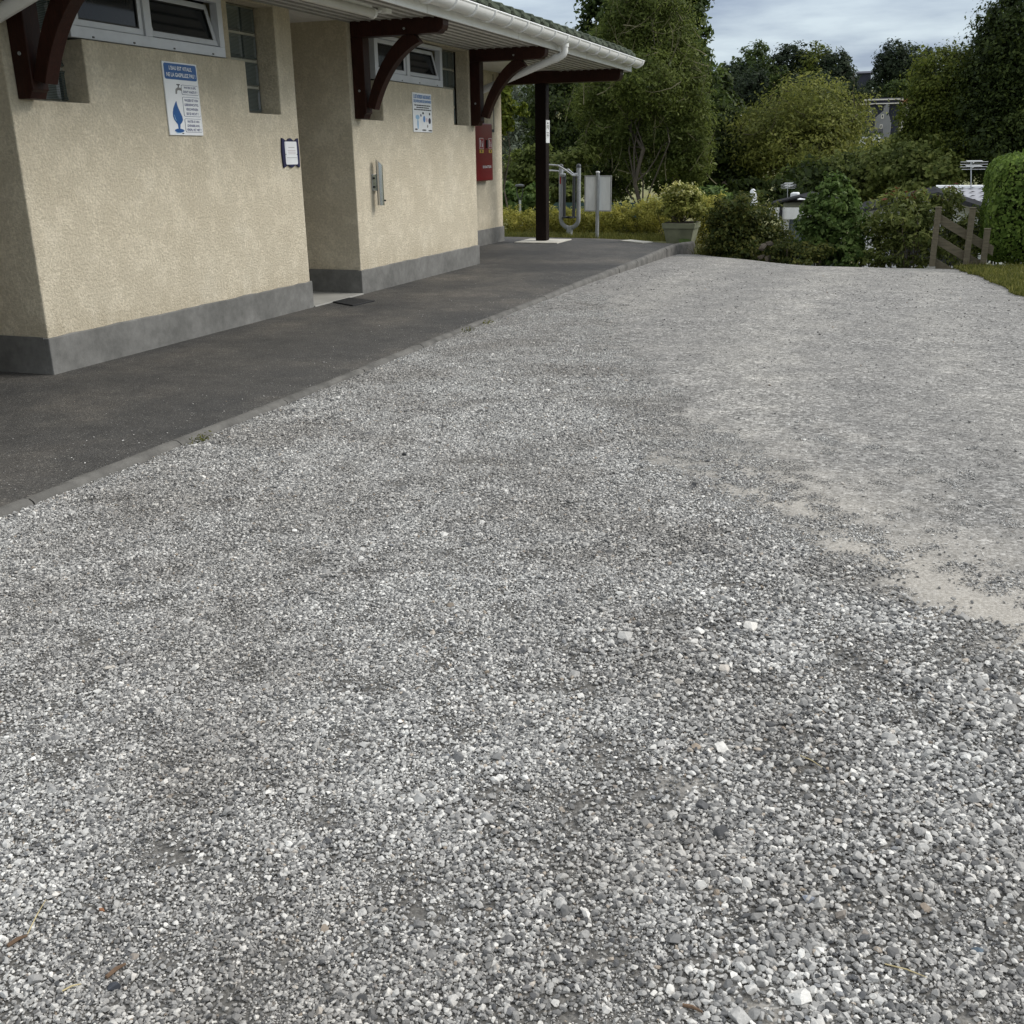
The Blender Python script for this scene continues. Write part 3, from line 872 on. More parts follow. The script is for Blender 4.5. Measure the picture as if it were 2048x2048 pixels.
def facade(y0, y1, name='facade_wall'):
    """wall with its stepped window recess; everything measured from the near corner"""
    o = y0
    ys_ = (o + 0.24, o + 0.82, o + 3.03, o + 3.60)
    zt = 3.30
    poly = [(y0, 0.2), (y1, 0.2), (y1, zt), (ys_[3], zt), (ys_[3], 2.0), (ys_[2], 2.0), (ys_[2], 2.465), (ys_[1], 2.465), (ys_[1], 2.0), (ys_[0], 2.0), (ys_[0], zt), (y0, zt)]
    mb = MB(); mb.prism(poly, 'x', D - 0.24, D)
    w = mb.build(name, 'render_wall', bld, bevel=0.012, seg=2)
    box('lintel', 'render_wall', bld, D - 0.20, D - 0.012, ys_[0] + .001, ys_[3] - .001, 3.0, zt)
    box('side_wall', 'render_wall', bld, -9.0, D - 0.2, y0 - .0015, y0 + 0.22, 0.2, zt)
    box('side_wall', 'render_wall', bld, -9.0, D - 0.2, y1 - 0.22, y1 + .0015, 0.2, zt)
    box('interior_wall', 'interior', bld, -8.6, -8.4, y0 + .23, y1 - .23, 0.2, zt)
    # plinth
    pr = random.Random(int(y0 * 10))
    npz = int((y1 - y0) / .13)
    topz = [(y1 + .018 - (y1 - y0 + .036) * i / npz, .284 + pr.uniform(-.005, .005)) for i in range(npz + 1)]
    MB().prism([(y0 - .018, -.15), (y1 + .018, -.15)] + topz, 'x', D - .10, D + .018).build('plinth', 'cement', bld, bevel=.009)
    box('plinth', 'cement', bld, -9.0, D - 0.03, y0 - 0.0195, y0 + 0.2, -0.15, 0.2865)
    box('plinth', 'cement', bld, -9.0, D - 0.03, y1 - 0.2, y1 + 0.0195, -0.15, 0.2865)
    return ys_

def glass_panel(ya, yb, cols, zbot=2.0):
    xg = D - 0.20
    p = box('glass_block_panel', 'mortar', bld, xg - 0.10, xg - 0.03, ya, yb, zbot + .002, 3.0)
    cw = (yb - ya - 0.03) / cols
    rows = 4; rh = (2.998 - zbot - 0.012) / rows
    first = None
    for r in range(rows):
        for c in range(cols):
            y = ya + 0.015 + cw * c; zz = zbot + 0.012 + rh * r
            mb = MB()
            y0, y1, z0, z1 = y + .008, y + cw - .008, zz + .010, zz + rh - .010
            e = 0.022
            vs = [(xg - .031, y0, z0), (xg - .031, y1, z0), (xg - .031, y1, z1), (xg - .031, y0, z1),
                  (xg - .004, y0 + e * .4, z0 + e * .4), (xg - .004, y1 - e * .4, z0 + e * .4), (xg - .004, y1 - e * .4, z1 - e * .4), (xg - .004, y0 + e * .4, z1 - e * .4),
                  (xg - .016, y0 + e * 1.6, z0 + e * 1.6), (xg - .016, y1 - e * 1.6, z0 + e * 1.6), (xg - .016, y1 - e * 1.6, z1 - e * 1.6), (xg - .016, y0 + e * 1.6, z1 - e * 1.6)]
            fs = []
            for k in range(2):
                for j in range(4):
                    fs.append((k * 4 + j, k * 4 + (j + 1) % 4, k * 4 + 4 + (j + 1) % 4, k * 4 + 4 + j))
            fs.append((8, 9, 10, 11))
            mb.add(vs, fs).build('glass_block', 'glass_brick', p)

def window(y0, y1, tilt=True):
    """two-light frame, left sash shut, right sash tilted inwards at the top"""
    xf = D - 0.055
    z0, z1 = 2.478, 2.985
    w = box('window', 'gasket', bld, xf - 0.075, xf - 0.055, y0 + .03, y1 - .03, z0 + .03, z0 + .034)
    fr = MB()
    t = 0.075
    ym = y0 + 0.94
    fr.box(xf - .08, xf, y0, y1, z0, z0 + t * 1.15).box(xf - .08, xf, y0, y1, z1 - t * .6, z1)
    fr.box(xf - .0795, xf - .0005, y0, y0 + t, z0 + t * 1.15, z1 - t * .6).box(xf - .0795, xf - .0005, y1 - t, y1, z0 + t * 1.15, z1 - t * .6)
    fr.box(xf - .0795, xf - .0005, ym - t * .6, ym + t * .6, z0 + t * 1.15, z1 - t * .6)
    fr.build('frame', 'window_white', w, bevel=0.004)
    def sash(a, b_, ang):
        za, zb = z0 + t * 1.15 + .004, z1 - t * .6 - .004
        a += .004; b_ -= .004
        s_ = 0.048
        M = Matrix.Translation((xf - .045, 0, za)) @ Matrix.Rotation(-ang, 4, 'Y') @ Matrix.Translation((-(xf - .045), 0, -za))
        def tr(mb):
            mb.v = [tuple(M @ Vector(p)) for p in mb.v]; return mb
        f = MB()
        x0, x1 = xf - .06, xf - .018
        f.box(x0, x1, a, b_, za, za + s_).box(x0, x1, a, b_, zb - s_, zb)
        f.box(x0 + .0004, x1 - .0004, a, a + s_, za + s_, zb - s_).box(x0 + .0004, x1 - .0004, b_ - s_, b_, za + s_, zb - s_)
        tr(f).build('sash', 'window_white', w, bevel=0.004)
        g = MB(); q = 0.012
        g.box(x1 - .012, x1 - .006, a + s_, b_ - s_, za + s_, za + s_ + q).box(x1 - .012, x1 - .006, a + s_, b_ - s_, zb - s_ - q, zb - s_)
        g.box(x1 - .0122, x1 - .0062, a + s_, a + s_ + q, za + s_ + q, zb - s_ - q).box(x1 - .0122, x1 - .0062, b_ - s_ - q, b_ - s_, za + s_ + q, zb - s_ - q)
        tr(g).build('seal', 'gasket', w)
        tr(MB().box(x0 + .012, x0 + .024, a + s_ - .004, b_ - s_ + .004, za + s_ - .004, zb - s_ + .004)).build('pane', 'window_glass', w)
    sash(y0 + t, ym - t * .6, 0)
    sash(ym + t * .6, y1 - t, math.radians(15) if tilt else 0)
    # small black drain caps on the bottom rail
    for k in (0.12, 0.36, 0.62, 0.9):
        yy = y0 + (y1 - y0) * k
        box('drain_cap', 'gasket', w, xf, xf + .004, yy - .011, yy + .011, z0 + .012, z0 + .024)

def bracket(yc, side=1):
    """timber bracket: upright on the wall, beam under the soffit, curved brace"""
    b_ = empty('timber_bracket', (D, yc, 2.0)); b_.location = Vector((D, yc, 2.0)) - wloc(bld); b_.parent = bld
    h = 0.078
    up = MB(); up.prism([(D + .002, 2.0), (D + .115, 2.0), (D + .135, 2.045), (D + .155, 2.06), (D + .155, 2.862), (D + .002, 2.862)], 'y', yc - h, yc + h)
    up.build('upright', 'stained_timber', b_, bevel=0.006)
    xt = -4.945
    bm_ = MB(); bm_.prism([(D + .002, 2.863), (xt - .07, 2.863), (xt - .045, 2.885), (xt - .015, 2.9), (xt, 2.94), (xt, 3.012), (xt - .02, 3.03), (D + .002, 3.03)], 'y', yc - h, yc + h)
    bm_.build('beam', 'stained_timber', b_, bevel=0.006)
    P0, P1, P2 = Vector((D + .205, 2.11)), Vector((-5.70, 2.68)), Vector((-5.28, 2.86))
    lo, hi = [], []
    for i in range(13):
        t = i / 12
        p = P0 * (1 - t) ** 2 + P1 * 2 * t * (1 - t) + P2 * t * t
        d = (P1 - P0) * 2 * (1 - t) + (P2 - P1) * 2 * t
        nrm = Vector((-d.y, d.x)).normalized()
        wd = 0.052 + 0.032 * t
        hi.append((max(p.x + nrm.x * wd, D + .156), min(p.y + nrm.y * wd, 2.8615))); lo.append((p.x - nrm.x * wd, min(p.y - nrm.y * wd, 2.8615)))
    poly = lo + hi[::-1]
    br = MB(); br.prism(poly, 'y', yc - h * .8, yc + h * .8)
    br.build('brace', 'stained_timber', b_, bevel=0.004)
    for (bx_, bz) in ((D + .08, 2.30), (-5.42, 2.925)):
        MB().tube([(bx_, yc - h - .006, bz), (bx_, yc - h + .01, bz)], 0.014, 8).build('bolt_head', 'galvanised', b_)

blocks = [(1.13, 5.05), (6.22, 10.13), (11.32, 15.14)]
for bi, (y0, y1) in enumerate(blocks):
    ys_ = facade(y0, y1)
    glass_panel(ys_[0] - 0.02 + .25, ys_[0] + .80, 2)
    glass_panel(ys_[2] + 0.02, ys_[3] - .015, 2)
    # the recessed rendered posts between glass blocks and window
    box('recess_pier', 'render_wall', bld, D - .31, D - .17, ys_[0] + .78 + .03, ys_[0] + .92, 2.3, 3.0)
    box('recess_pier', 'render_wall', bld, D - .31, D - .17, ys_[2] - .14, ys_[2] + .015, 2.3, 3.0)
    window(y0 + 0.775, y0 + 2.80)
    if bi < 2:
        bracket(y0 + 0.155 - (0.0 if bi else 0.0))
    else:
        bracket(y0 + 0.155)
        bracket(y0 + 3.72)
# set-back wall of the far block
box('set_back_wall', 'render_wall', bld, -7.60, -7.335, 15.141, 19.54, 0.2, 3.3, bevel=0.012)
box('set_back_wall_end', 'render_wall', bld, -9.0, -7.601, 19.32, 19.54, 0.2, 3.3)
box('plinth', 'cement', bld, -7.5, -7.315, 15.16, 19.56, -0.15, 0.285, bevel=0.012)
# recessed small window at the far block's end
wz = box('window', 'gasket', bld, -7.334, -7.322, 18.55, 19.12, 2.0, 3.0)
box('frame', 'render_wall', wz, -7.3215, -7.312, 18.60, 19.05, 2.05, 3.0)
# entrances: back walls and threshold slabs
for (a, e) in ((5.05, 6.22), (10.13, 11.32)):
    box('entrance_back_wall', 'render_wall', bld, -8.6, -8.4, a + .001, e - .001, 0.2, 3.3)
    if a > 6: box('threshold', 'floor_slab', bld, -8.4, -6.07, a + .02, e - .02, -0.1, 0.014, bevel=0.004)

# eaves: soffit boards, fascia, gutter, tiles
Y0, Y1 = 0.5, 19.86
FX = -4.905
nb = 9
bw = (FX - .02 - (D + .002)) / nb
for i in range(nb):
    xa = D + .002 + i * bw
    mb = MB()
    prof = [(xa + .0005, SOF - .018), (xa + bw - .0005, SOF - .018), (xa + bw - .0005, SOF + .02), (xa + .0005, SOF + .02)]
    mb.prism(prof, 'y', Y0, Y1 - .02)
    so = mb.build('soffit_board', 'soffit_pvc', bld)
    jl = MB()
    for xx in (xa,): jl.box(xx - .006, xx + .006, Y0, Y1 - .021, SOF - .034, SOF - .0182)
    jl.build('joint_shade_strip', 'joint_shade', so)  # dark-coloured strip under each board joint, standing in for the groove's shade
# soffit over the set-back part and the entrances
for i in range(9):
    xa = D - .001 - (i + 1) * .137
    box('soffit_board', 'soffit_pvc', bld, xa + .004, xa + .134, 15.142, Y1 - .02, SOF - .006, SOF + .02)
for (a, e) in ((5.051, 6.219), (10.131, 11.319)):
    for i in range(12):
        xa = D - .001 - (i + 1) * .15
        box('soffit_board', 'soffit_pvc', bld, xa + .004, xa + .147, a, e, SOF - .006, SOF + .02)
box('soffit_backing', 'groove', bld, -8.9, FX - .03, Y0, Y1 - .03, SOF + .021, SOF + .03)
box('fascia', 'white_pvc', bld, FX - .022, FX, Y0, Y1, 2.995, 3.20, bevel=0.003)
for yj in (10.9, 13.75, 16.9):
    box('fascia_joint', 'soffit_pvc', bld, FX + .0005, FX + .004, yj - .004, yj + .004, 2.994, 3.09)
box('fascia_return', 'white_pvc', bld, -5.20, FX - .023, Y1 - .022, Y1, 2.995, 3.26)
# roof shape
roof = MB()
pit = math.tan(math.radians(13))
roof.prism([(FX + .03, 3.201), (FX + .03, 3.235), (-9.2, 3.235 + pit * 4.3), (-9.2, 3.201)], 'y', Y0, Y1 - .005)
roof_o = roof.build('roof', 'caravan_roof', bld)
tile_me = None
tw = 0.385
def tile_verts(x_e, yy, zz, ln):
    # one interlocking tile with a raised roll on its far edge
    prof = [(0.0, 0.045), (0.04, 0.055), (0.09, 0.05), (0.16, 0.030), (0.24, 0.022), (0.31, 0.016), (0.378, 0.008)]
    th = 0.045
    vs, fs = [], []
    for k, (xo, zo) in enumerate(((0, 0), (-ln, pit * ln))):
        for (py, pz) in prof:
            vs.append((x_e + xo, yy + py, zz + zo + pz + th))
        for (py, pz) in prof:
            vs.append((x_e + xo, yy + py, zz + zo + pz))
    n = len(prof)
    for j in range(n - 1):
        fs.append((j, j + 1, 2 * n + j + 1, 2 * n + j))
        fs.append((n + j, 3 * n + j, 3 * n + j + 1, n + j + 1))
        fs.append((j, n + j, n + j + 1, j + 1))
    fs.append((0, 2 * n, 3 * n, n)); fs.append((n - 1, 2 * n - 1, 4 * n - 1, 3 * n - 1))
    return vs, fs
for row in range(2):
    yy = Y0 + (0.19 if row % 2 else 0.0)
    while yy < Y1 + .1 - tw:
        x_e = -4.80 - row * 0.36
        zz = 3.238 + pit * (row * 0.36 - 0.075) + row * .004
        if tile_me is None:
            vs, fs = tile_verts(0, 0, 0, 0.42); vs = [(x, y * .945, z) for x, y, z in vs]
            to = MB().add(vs, fs).build('roof_tile', 'roof_tile', None)
            tile_me = to.data
        else:
            to = bpy.data.objects.new('roof_tile', tile_me); COL.objects.link(to)
        to.parent = roof_o
        to.location = Vector((x_e + random.uniform(-.008, .008), yy, zz + random.uniform(-.003, .004))) - wloc(roof_o)
        to.rotation_euler = (0, 0, random.uniform(-.012, .012))
        yy += tw
# half-round gutter with union clips
GX, GZ, GR = -4.79, 3.17, 0.105
ga = MB()
n = 12; vs = []
for y in (Y0, Y1 + .06):
    for i in range(n + 1):
        a = math.pi + math.pi * i / n
        vs.append((GX + GR * math.cos(a), y, GZ + GR * math.sin(a)))
    for i in range(n + 1):
        a = 2 * math.pi - math.pi * i / n
        vs.append((GX + (GR - .006) * math.cos(a), y, GZ + (GR - .006) * math.sin(a) + .001))
q = 2 * (n + 1)
fs = [(i, (i + 1) % q, q + (i + 1) % q, q + i) for i in range(q)]
# closed stop end
ga.add(vs, fs)
ga.prism([(GX + GR * math.cos(math.pi + math.pi * i / n), GZ + GR * math.sin(math.pi + math.pi * i / n)) for i in range(n + 1)], 'y', Y1 + .058, Y1 + .066)
ga.tube([(GX + GR, Y0, GZ), (GX + GR, Y1 + .06, GZ)], 0.011, 6)
gutter = ga.build('gutter', 'white_pvc', bld, smooth=True)
yy = 0.9
while yy < Y1:
    c_ = MB(); vs = []
    R2 = GR + .02
    for y in (yy - .016, yy + .016):
        for i in range(n + 1):
            a = math.pi + math.pi * i / n
            vs.append((GX + R2 * math.cos(a), y, GZ + R2 * math.sin(a)))
        for i in range(n + 1):
            a = 2 * math.pi - math.pi * i / n
            vs.append((GX + (GR + .0005) * math.cos(a), y, GZ + (GR + .0005) * math.sin(a)))
    c_.add(vs, [(i, (i + 1) % q, q + (i + 1) % q, q + i) for i in range(q)] + [tuple(range(q)), tuple(range(q, 2 * q))])
    c_.build('gutter_clip', 'white_pvc', gutter, smooth=True)
    yy += 0.572
def downpipe(y):
    pts = [(GX, y, GZ - .09), (GX, y, GZ - .19), (GX - .015, y, GZ - .225), (GX - .06, y, GZ - .255), (GX - .12, y, GZ - .275)]
    e = Vector((-7.22, y + .02, 2.125))
    pts.append((GX - .35, y, GZ - .275 - .23 * .333))
    pts += [tuple(e + Vector((.18, 0, .058))), tuple(e), tuple(e + Vector((-.03, 0, -.08))), (-7.255, y + .02, 0.02)]
    d_ = MB().tube(pts, 0.052, 14).build('downpipe', 'white_pvc', bld, smooth=True)
    MB().tube([(GX, y, GZ - .075), (GX, y, GZ - .135)], 0.062, 14).build('collar', 'white_pvc', d_, smooth=True)
    MB().tube([(GX - .105, y, GZ - .268), (GX - .17, y, GZ - .287)], 0.059, 14).build('collar', 'white_pvc', d_, smooth=True)
downpipe(6.12)
downpipe(15.38)
# timber post with its beam carrying the far end of the eaves
px0, px1, py0, py1 = -6.625, -6.41, 19.42, 19.62
MB().box(px0, px1, py0, py1, 0.024, 2.83).build('timber_post', 'post_timber', bld, bevel=0.012)
MB().prism([(-7.33, 2.831), (-5.06, 2.831), (-5.02, 2.86), (-5.0, 2.93), (-5.0, 3.035), (-7.33, 3.035)], 'y', py0 - .01, py1 + .01).build('post_beam', 'stained_timber', bld, bevel=0.006)
hk = [(-5.12 + .05 * math.cos(a), 19.9, 2.985 + .05 * math.sin(a)) for a in [math.pi + math.pi * i / 8 for i in range(9)]]
MB().tube(hk, 0.008, 6).build('hook', 'white_pvc', bld)

# ------------------------------------------------------------------ things on the walls
# tube lamp under the soffit
lx = -5.30
tl = empty('tube_lamp', (lx, 9.7, 3.0), 'long white tube lamp under the soffit beside the entrance', 'lamp')
MB().tube([(lx, 8.95, 2.965), (lx, 10.40, 2.965)], 0.045, 14).build('diffuser', 'lamp_diffuser', tl, smooth=True)
MB().tube([(lx, 10.39, 2.965), (lx, 10.43, 2.965)], 0.052, 14).build('end_cap', 'white_pvc', tl, smooth=True)
MB().tube([(lx, 8.93, 2.965), (lx, 8.97, 2.965)], 0.052, 14).build('end_cap', 'white_pvc', tl, smooth=True)
MB().box(lx - .02, lx + .02, 8.95, 10.38, 3.008, 3.040).build('mounting_rail', 'white_pvc', tl)
jb = MB().box(lx + .02, lx + .12, 10.50, 10.62, 2.975, 3.041).build('junction_box', 'white_pvc', tl, bevel=0.006)
MB().tube([(lx, 10.43, 2.97), (lx + .03, 10.47, 2.98), (lx + .06, 10.50, 3.0)], 0.012, 6).build('cable', 'white_pvc', tl)

# water sign
S0, S1, Z0, Z1 = 7.965, 8.445, 1.778, 2.376
ws = empty('information_sign', (D + .001, (S0 + S1) / 2, Z0), 'tall white sign with blue header, tap and water drop on the cream wall', 'sign')
MB().box(D + .001, D + .014, S0, S1, Z0, Z1).build('panel', 'sign_white', ws, bevel=0.003)
xs_ = D + .0145
def Q(a, b_):                      # sign coordinates 0..1 from top left
    return (S0 + (S1 - S0) * a, Z1 - (Z1 - Z0) * b_)
def QR(a0, b0, a1, b1, r):
    y0, z1 = Q(a0, b0); y1, z0 = Q(a1, b1); return rrect(y0, y1, z0, z1, r)
flat(ws, 'header', 'sign_blue', xs_, QR(.03, .02, .97, .235, .02))
def qt(s, mat, a, b_, w, h, bold=.02):
    y, z_ = Q(a, b_)
    text(ws, s, mat, xs_ + .003, y, z_, w * (S1 - S0), h * (Z1 - Z0), bold)
qt("L'EAU EST VITALE,", 'sign_white', .5, .085, .66, .062)
qt('NE LA GASPILLEZ PAS !', 'sign_white', .5, .172, .84, .055)
for (b0, b1) in ((.30, .435), (.465, .735), (.765, .955)):
    flat(ws, 'box_outline', 'print_navy', xs_, QR(.47, b0, .97, b1, .014))
    flat(ws, 'box_ground', 'sign_white', xs_ + .0015, QR(.476, b0 + .005, .964, b1 - .005, .012))
for s, b_, w in (('WATER IS LIFE,', .338, .36), ("DON'T WASTE IT !", .395, .42), ('WASSER IST VON', .51, .41), ('LEBENSWICHTIG.', .572, .42), ('VERSCHWENDEN', .634, .36), ('SIE ES NICHT !', .695, .36), ('WATER IS VAN', .805, .36), ('LEVENSBELANG.', .863, .38), ('VERSPIL HET NIET !', .92, .44)):
    qt(s, 'print_navy', .72, b_, w, .036, .03)
# tap
flat(ws, 'tap', 'print_grey', xs_, [Q(.48, .345), Q(.36, .34), Q(.30, .365), Q(.285, .43), Q(.33, .43), Q(.345, .385), Q(.39, .375), Q(.48, .385)])
flat(ws, 'tap_handle', 'print_black', xs_, [Q(.34, .295), Q(.44, .295), Q(.44, .308), Q(.405, .308), Q(.40, .34), Q(.38, .34), Q(.375, .308), Q(.34, .308)])
# drop shaped like a glass
dl, dr = [], []
drop = [(.275, .53, .285), (.225, .575, .295), (.175, .63, .325), (.145, .69, .37), (.142, .74, .41), (.165, .785, .42), (.21, .82, .385), (.255, .85, .33), (.265, .92, .31)]
flat(ws, 'drop', 'sign_blue', xs_, [Q(a, b_) for a, b_, c in drop] + [Q(c, b_) for a, b_, c in drop[::-1]])
y_, z_ = Q(.285, .935)
flat(ws, 'drop_foot', 'sign_blue', xs_ + .0014, ell(y_, z_, .066, .016))
flat(ws, 'drop_highlight', 'light_blue', xs_ + .0014, [Q(.175, .72), Q(.185, .765), Q(.21, .80), Q(.225, .80), Q(.198, .76), Q(.187, .72)])
y_, z_ = Q(.29, .625); 
flat(ws, 'puddle', 'light_blue', xs_, [Q(.16, .965), Q(.30, .955), Q(.36, .968), Q(.22, .975)])
y_, z_ = Q(.385, .974); flat(ws, 'printer_mark', 'print_black', xs_, ell(y_, z_, .014, .004))

# sanitary rules sign
S0, S1, Z0, Z1 = 12.965, 13.555, 1.884, 2.364
ws = empty('rules_sign', (D + .001, (S0 + S1) / 2, Z0), 'small white sign with blue lettering and drawings beside the steel ash bin wall', 'sign')
ws['label'] = 'white sign with two blue headlines and small drawings under the second window'
MB().box(D + .001, D + .012, S0, S1, Z0, Z1).build('panel', 'sign_white', ws, bevel=0.003)
xs_ = D + .0125
qt('IL EST INTERDIT AUX ENFANTS', 'print_blue', .5, .095, .9, .095, .03)
qt('DE JOUER DANS LES SANITAIRES', 'print_blue', .5, .22, .92, .095, .03)
rr = random.Random(5)
for b_, a0, a1 in ((.315, .08, .93), (.37, .18, .84), (.425, .06, .96)):
    a = a0
    while a < a1:
        wv_ = rr.uniform(.05, .13)
        flat(ws, 'small_print', 'print_black', xs_, QR(a, b_ - .014, min(a + wv_, a1), b_ + .014, .004)); a += wv_ + .015
for (a, b_, ra, rb, mt) in ((.22, .62, .10, .06, 'light_blue'), (.23, .80, .04, .13, 'light_blue'), (.57, .66, .06, .085, 'print_blue'), (.86, .70, .065, .08, 'navy'), (.13, .93, .07, .02, 'print_black'), (.55, .945, .12, .018, 'print_black'), (.88, .955, .11, .018, 'print_black'), (.52, .51, .045, .03, 'print_black'), (.87, .52, .035, .035, 'print_black'), (.40, .57, .03, .035, 'print_navy'), (.71, .68, .02, .06, 'print_pink'), (.74, .84, .03, .04, 'print_grey')):
    y_, z_ = Q(a, b_)
    flat(ws, 'drawing', mt, xs_, ell(y_, z_, ra * (S1 - S0), rb * (Z1 - Z0), 12))

# framed notice with wavy navy edge
S0, S1, Z0, Z1 = 9.765, 10.075, 1.49, 1.765
ws = empty('framed_notice', (D + .001, 9.92, Z0), 'small notice in a wavy navy blue frame beside the entrance', 'notice')
pts = []
for i in range(13): pts.append(Q(i / 12, -.0 + .05 * math.cos(i / 12 * 4 * math.pi + math.pi) + .02))
for i in range(1, 7): pts.append(Q(1 + .02 * math.sin(i / 7 * math.pi), i / 7))
for i in range(13): pts.append(Q(1 - i / 12, 1 + .05 * math.cos(i / 12 * 4 * math.pi) - .02))
for i in range(1, 7): pts.append(Q(-.05 * math.sin(i / 7 * math.pi), 1 - i / 7))
mb = MB(); mb.prism(pts, 'x', D + .001, D + .018); mb.build('frame', 'navy', ws)
MB().prism(QR(.12, .09, .87, .915, .015), 'x', D + .0185, D + .020).build('backing', 'paper', ws)
MB().prism(QR(.18, .11, .84, .66, .004), 'x', D + .0205, D + .0215).build('sheet', 'sign_white', ws)
flat(ws, 'sheet_edge', 'print_grey', D + .0205, QR(.19, .662, .83, .672, .001))
for b_, mt, a0, a1 in ((.30, 'print_grey', .33, .70), (.41, 'print_rose', .27, .76), (.47, 'print_rose', .28, .78), (.53, 'print_rose', .30, .76)):
    flat(ws, 'text_line', mt, D + .022, QR(a0, b_ - .007, a1, b_ + .007, .001))
for a in (.14, .845):
    y_, z_ = Q(a, .55); flat(ws, 'pin', 'print_black', D + .0206, ell(y_, z_, .006, .006, 8))

# steel wall ash bin: upright tube cut obliquely at its top
ya, za = 11.78, 1.02
ab = empty('wall_ash_bin', (D + .1, ya, za), 'polished steel tube ash bin on the wall past the entrance', 'ash bin')
R_ = 0.042; cx_ = D + 0.085
n = 20; vs = []; fs = []
for i in range(n):
    a = 2 * math.pi * i / n
    vs.append((cx_ + R_ * math.cos(a), ya + R_ * math.sin(a), za))
for i in range(n):
    a = 2 * math.pi * i / n
    # the cut faces the yard: high at the wall, low in front
    vs.append((cx_ + R_ * math.cos(a), ya + R_ * math.sin(a), za + 0.50 - 0.75 * R_ * math.cos(a) - 0.35 * R_ * math.sin(a)))
for i in range(n):
    a = 2 * math.pi * i / n
    vs.append((cx_ + (R_ - .006) * math.cos(a), ya + (R_ - .006) * math.sin(a), za + 0.497 - 0.75 * R_ * math.cos(a) - 0.35 * R_ * math.sin(a)))
for i in range(n):
    a = 2 * math.pi * i / n
    vs.append((cx_ + (R_ - .006) * math.cos(a), ya + (R_ - .006) * math.sin(a), za + .30))
for k in range(3):
    for i in range(n):
        fs.append((k * n + i, k * n + (i + 1) % n, (k + 1) * n + (i + 1) % n, (k + 1) * n + i))
fs.append(tuple(range(n))[::-1]); fs.append(tuple(range(3 * n, 4 * n)))
MB().add(vs, fs).build('tube', 'steel', ab, smooth=True)
MB().box(D + .001, D + .012, ya - .055, ya + .055, za + .17, za + .36).build('wall_plate', 'steel', ab, bevel=.003)
MB().box(D + .012, cx_ - R_ + .004, ya - .045, ya + .045, za + .172, za + .178).box(D + .012, cx_ - R_ + .004, ya - .045, ya + .045, za + .352, za + .358).build('bracket_arm', 'steel', ab)
for zz in (.215, .315):
    MB().tube([(D + .012, ya - .03, za + zz), (D + .03, ya - .03, za + zz)], .012, 8).build('screw', 'black_plastic', ab)
MB().tube([(cx_ + R_ * .7, ya + R_ * .7, za + .055), (cx_ + R_ * .7 + .022, ya + R_ * .7 + .01, za + .055)], .010, 8).build('lock', 'black_plastic', ab)

# red fire cabinet on the set-back wall
CX0, CX1 = -7.334, -7.20
S0, S1, Z0, Z1 = 17.70, 18.69, 1.155, 2.135
fc = empty('fire_cabinet', (CX0, (S0 + S1) / 2, Z0), 'red metal extinguisher cabinet on the set-back wall under the far bracket', 'cabinet')
MB().box(CX0 + .0, CX1 - .012, S0, S1, Z0, Z1).build('body', 'cabinet_red', fc, bevel=.006)
MB().box(CX1 - .0115, CX1, S0 + .01, S1 - .01, Z0 + .01, Z1 - .01).build('door', 'cabinet_red', fc, bevel=.006)
xs_ = CX1 + .001
ws = fc
for a0, a1 in ((.34, .54), (.80, .96)):
    flat(fc, 'sticker_edge', 'sign_white', xs_, QR(a0, .255, a1, .44, .006))
    flat(fc, 'sticker', 'label_red', xs_ + .0014, QR(a0 + .012, .262, a1 - .012, .434, .004))
    aw = a1 - a0
    for (fa, fb, ha, hb) in ((.18, .285, .30, .325), (.20, .345, .34, .41), (.60, .315, .70, .33), (.62, .345, .80, .41), (.25, .318, .34, .352)):
        flat(fc, 'pictogram', 'sign_white', xs_ + .0028, QR(a0 + aw * fa, fb, a0 + aw * (fa + .18 if ha < fa else fa + .16), hb, .004))
    flat(fc, 'yellow_label', 'label_yellow', xs_, QR(a0, .452, a1, .51, .004))
    flat(fc, 'label_print', 'print_black', xs_ + .0014, QR(a0 + aw * .40, .462, a0 + aw * .62, .50, .003))
MB().box(CX1, CX1 + .022, S0 + .66, S0 + .71, Z0 + .56, Z0 + .70).build('handle', 'black_plastic', fc, bevel=.004)
y_, z_ = Q(.70, .755)
text(fc, 'EXTINCTEUR', 'sign_white', xs_ + .002, y_, z_, .42, .045, .02)

# paper notice on the timber post
S0, S1, Z0, Z1 = 19.425, 19.615, 1.80, 2.20
pn = empty('post_notice', (-6.41, 19.52, 1.8), 'narrow white notice on the dark timber post', 'notice')
MB().box(-6.409, -6.404, S0 - .01, S1 + .015, Z0, Z1).build('sheet', 'sign_white', pn)
ws = pn
for (a0, b0, a1, b1) in ((.25, .10, .75, .17), (.2, .22, .45, .36), (.6, .2, .8, .4), (.15, .53, .85, .57), (.2, .60, .8, .63), (.15, .66, .85, .70), (.3, .73, .7, .75)):
    flat(pn, 'print', 'print_grey', -6.4035, QR(a0, b0, a1, b1, .004))

# black door mat
mt = MB(); mt.prism([(-6.06, 10.52), (-5.68, 10.30), (-5.63, 10.74), (-6.05, 10.90)], 'z', 0.001, 0.014)
o = mt.build('door_mat', 'rubber', bevel=.004)
tag(o, 'flat black rubber mat on the asphalt at the entrance', 'mat')

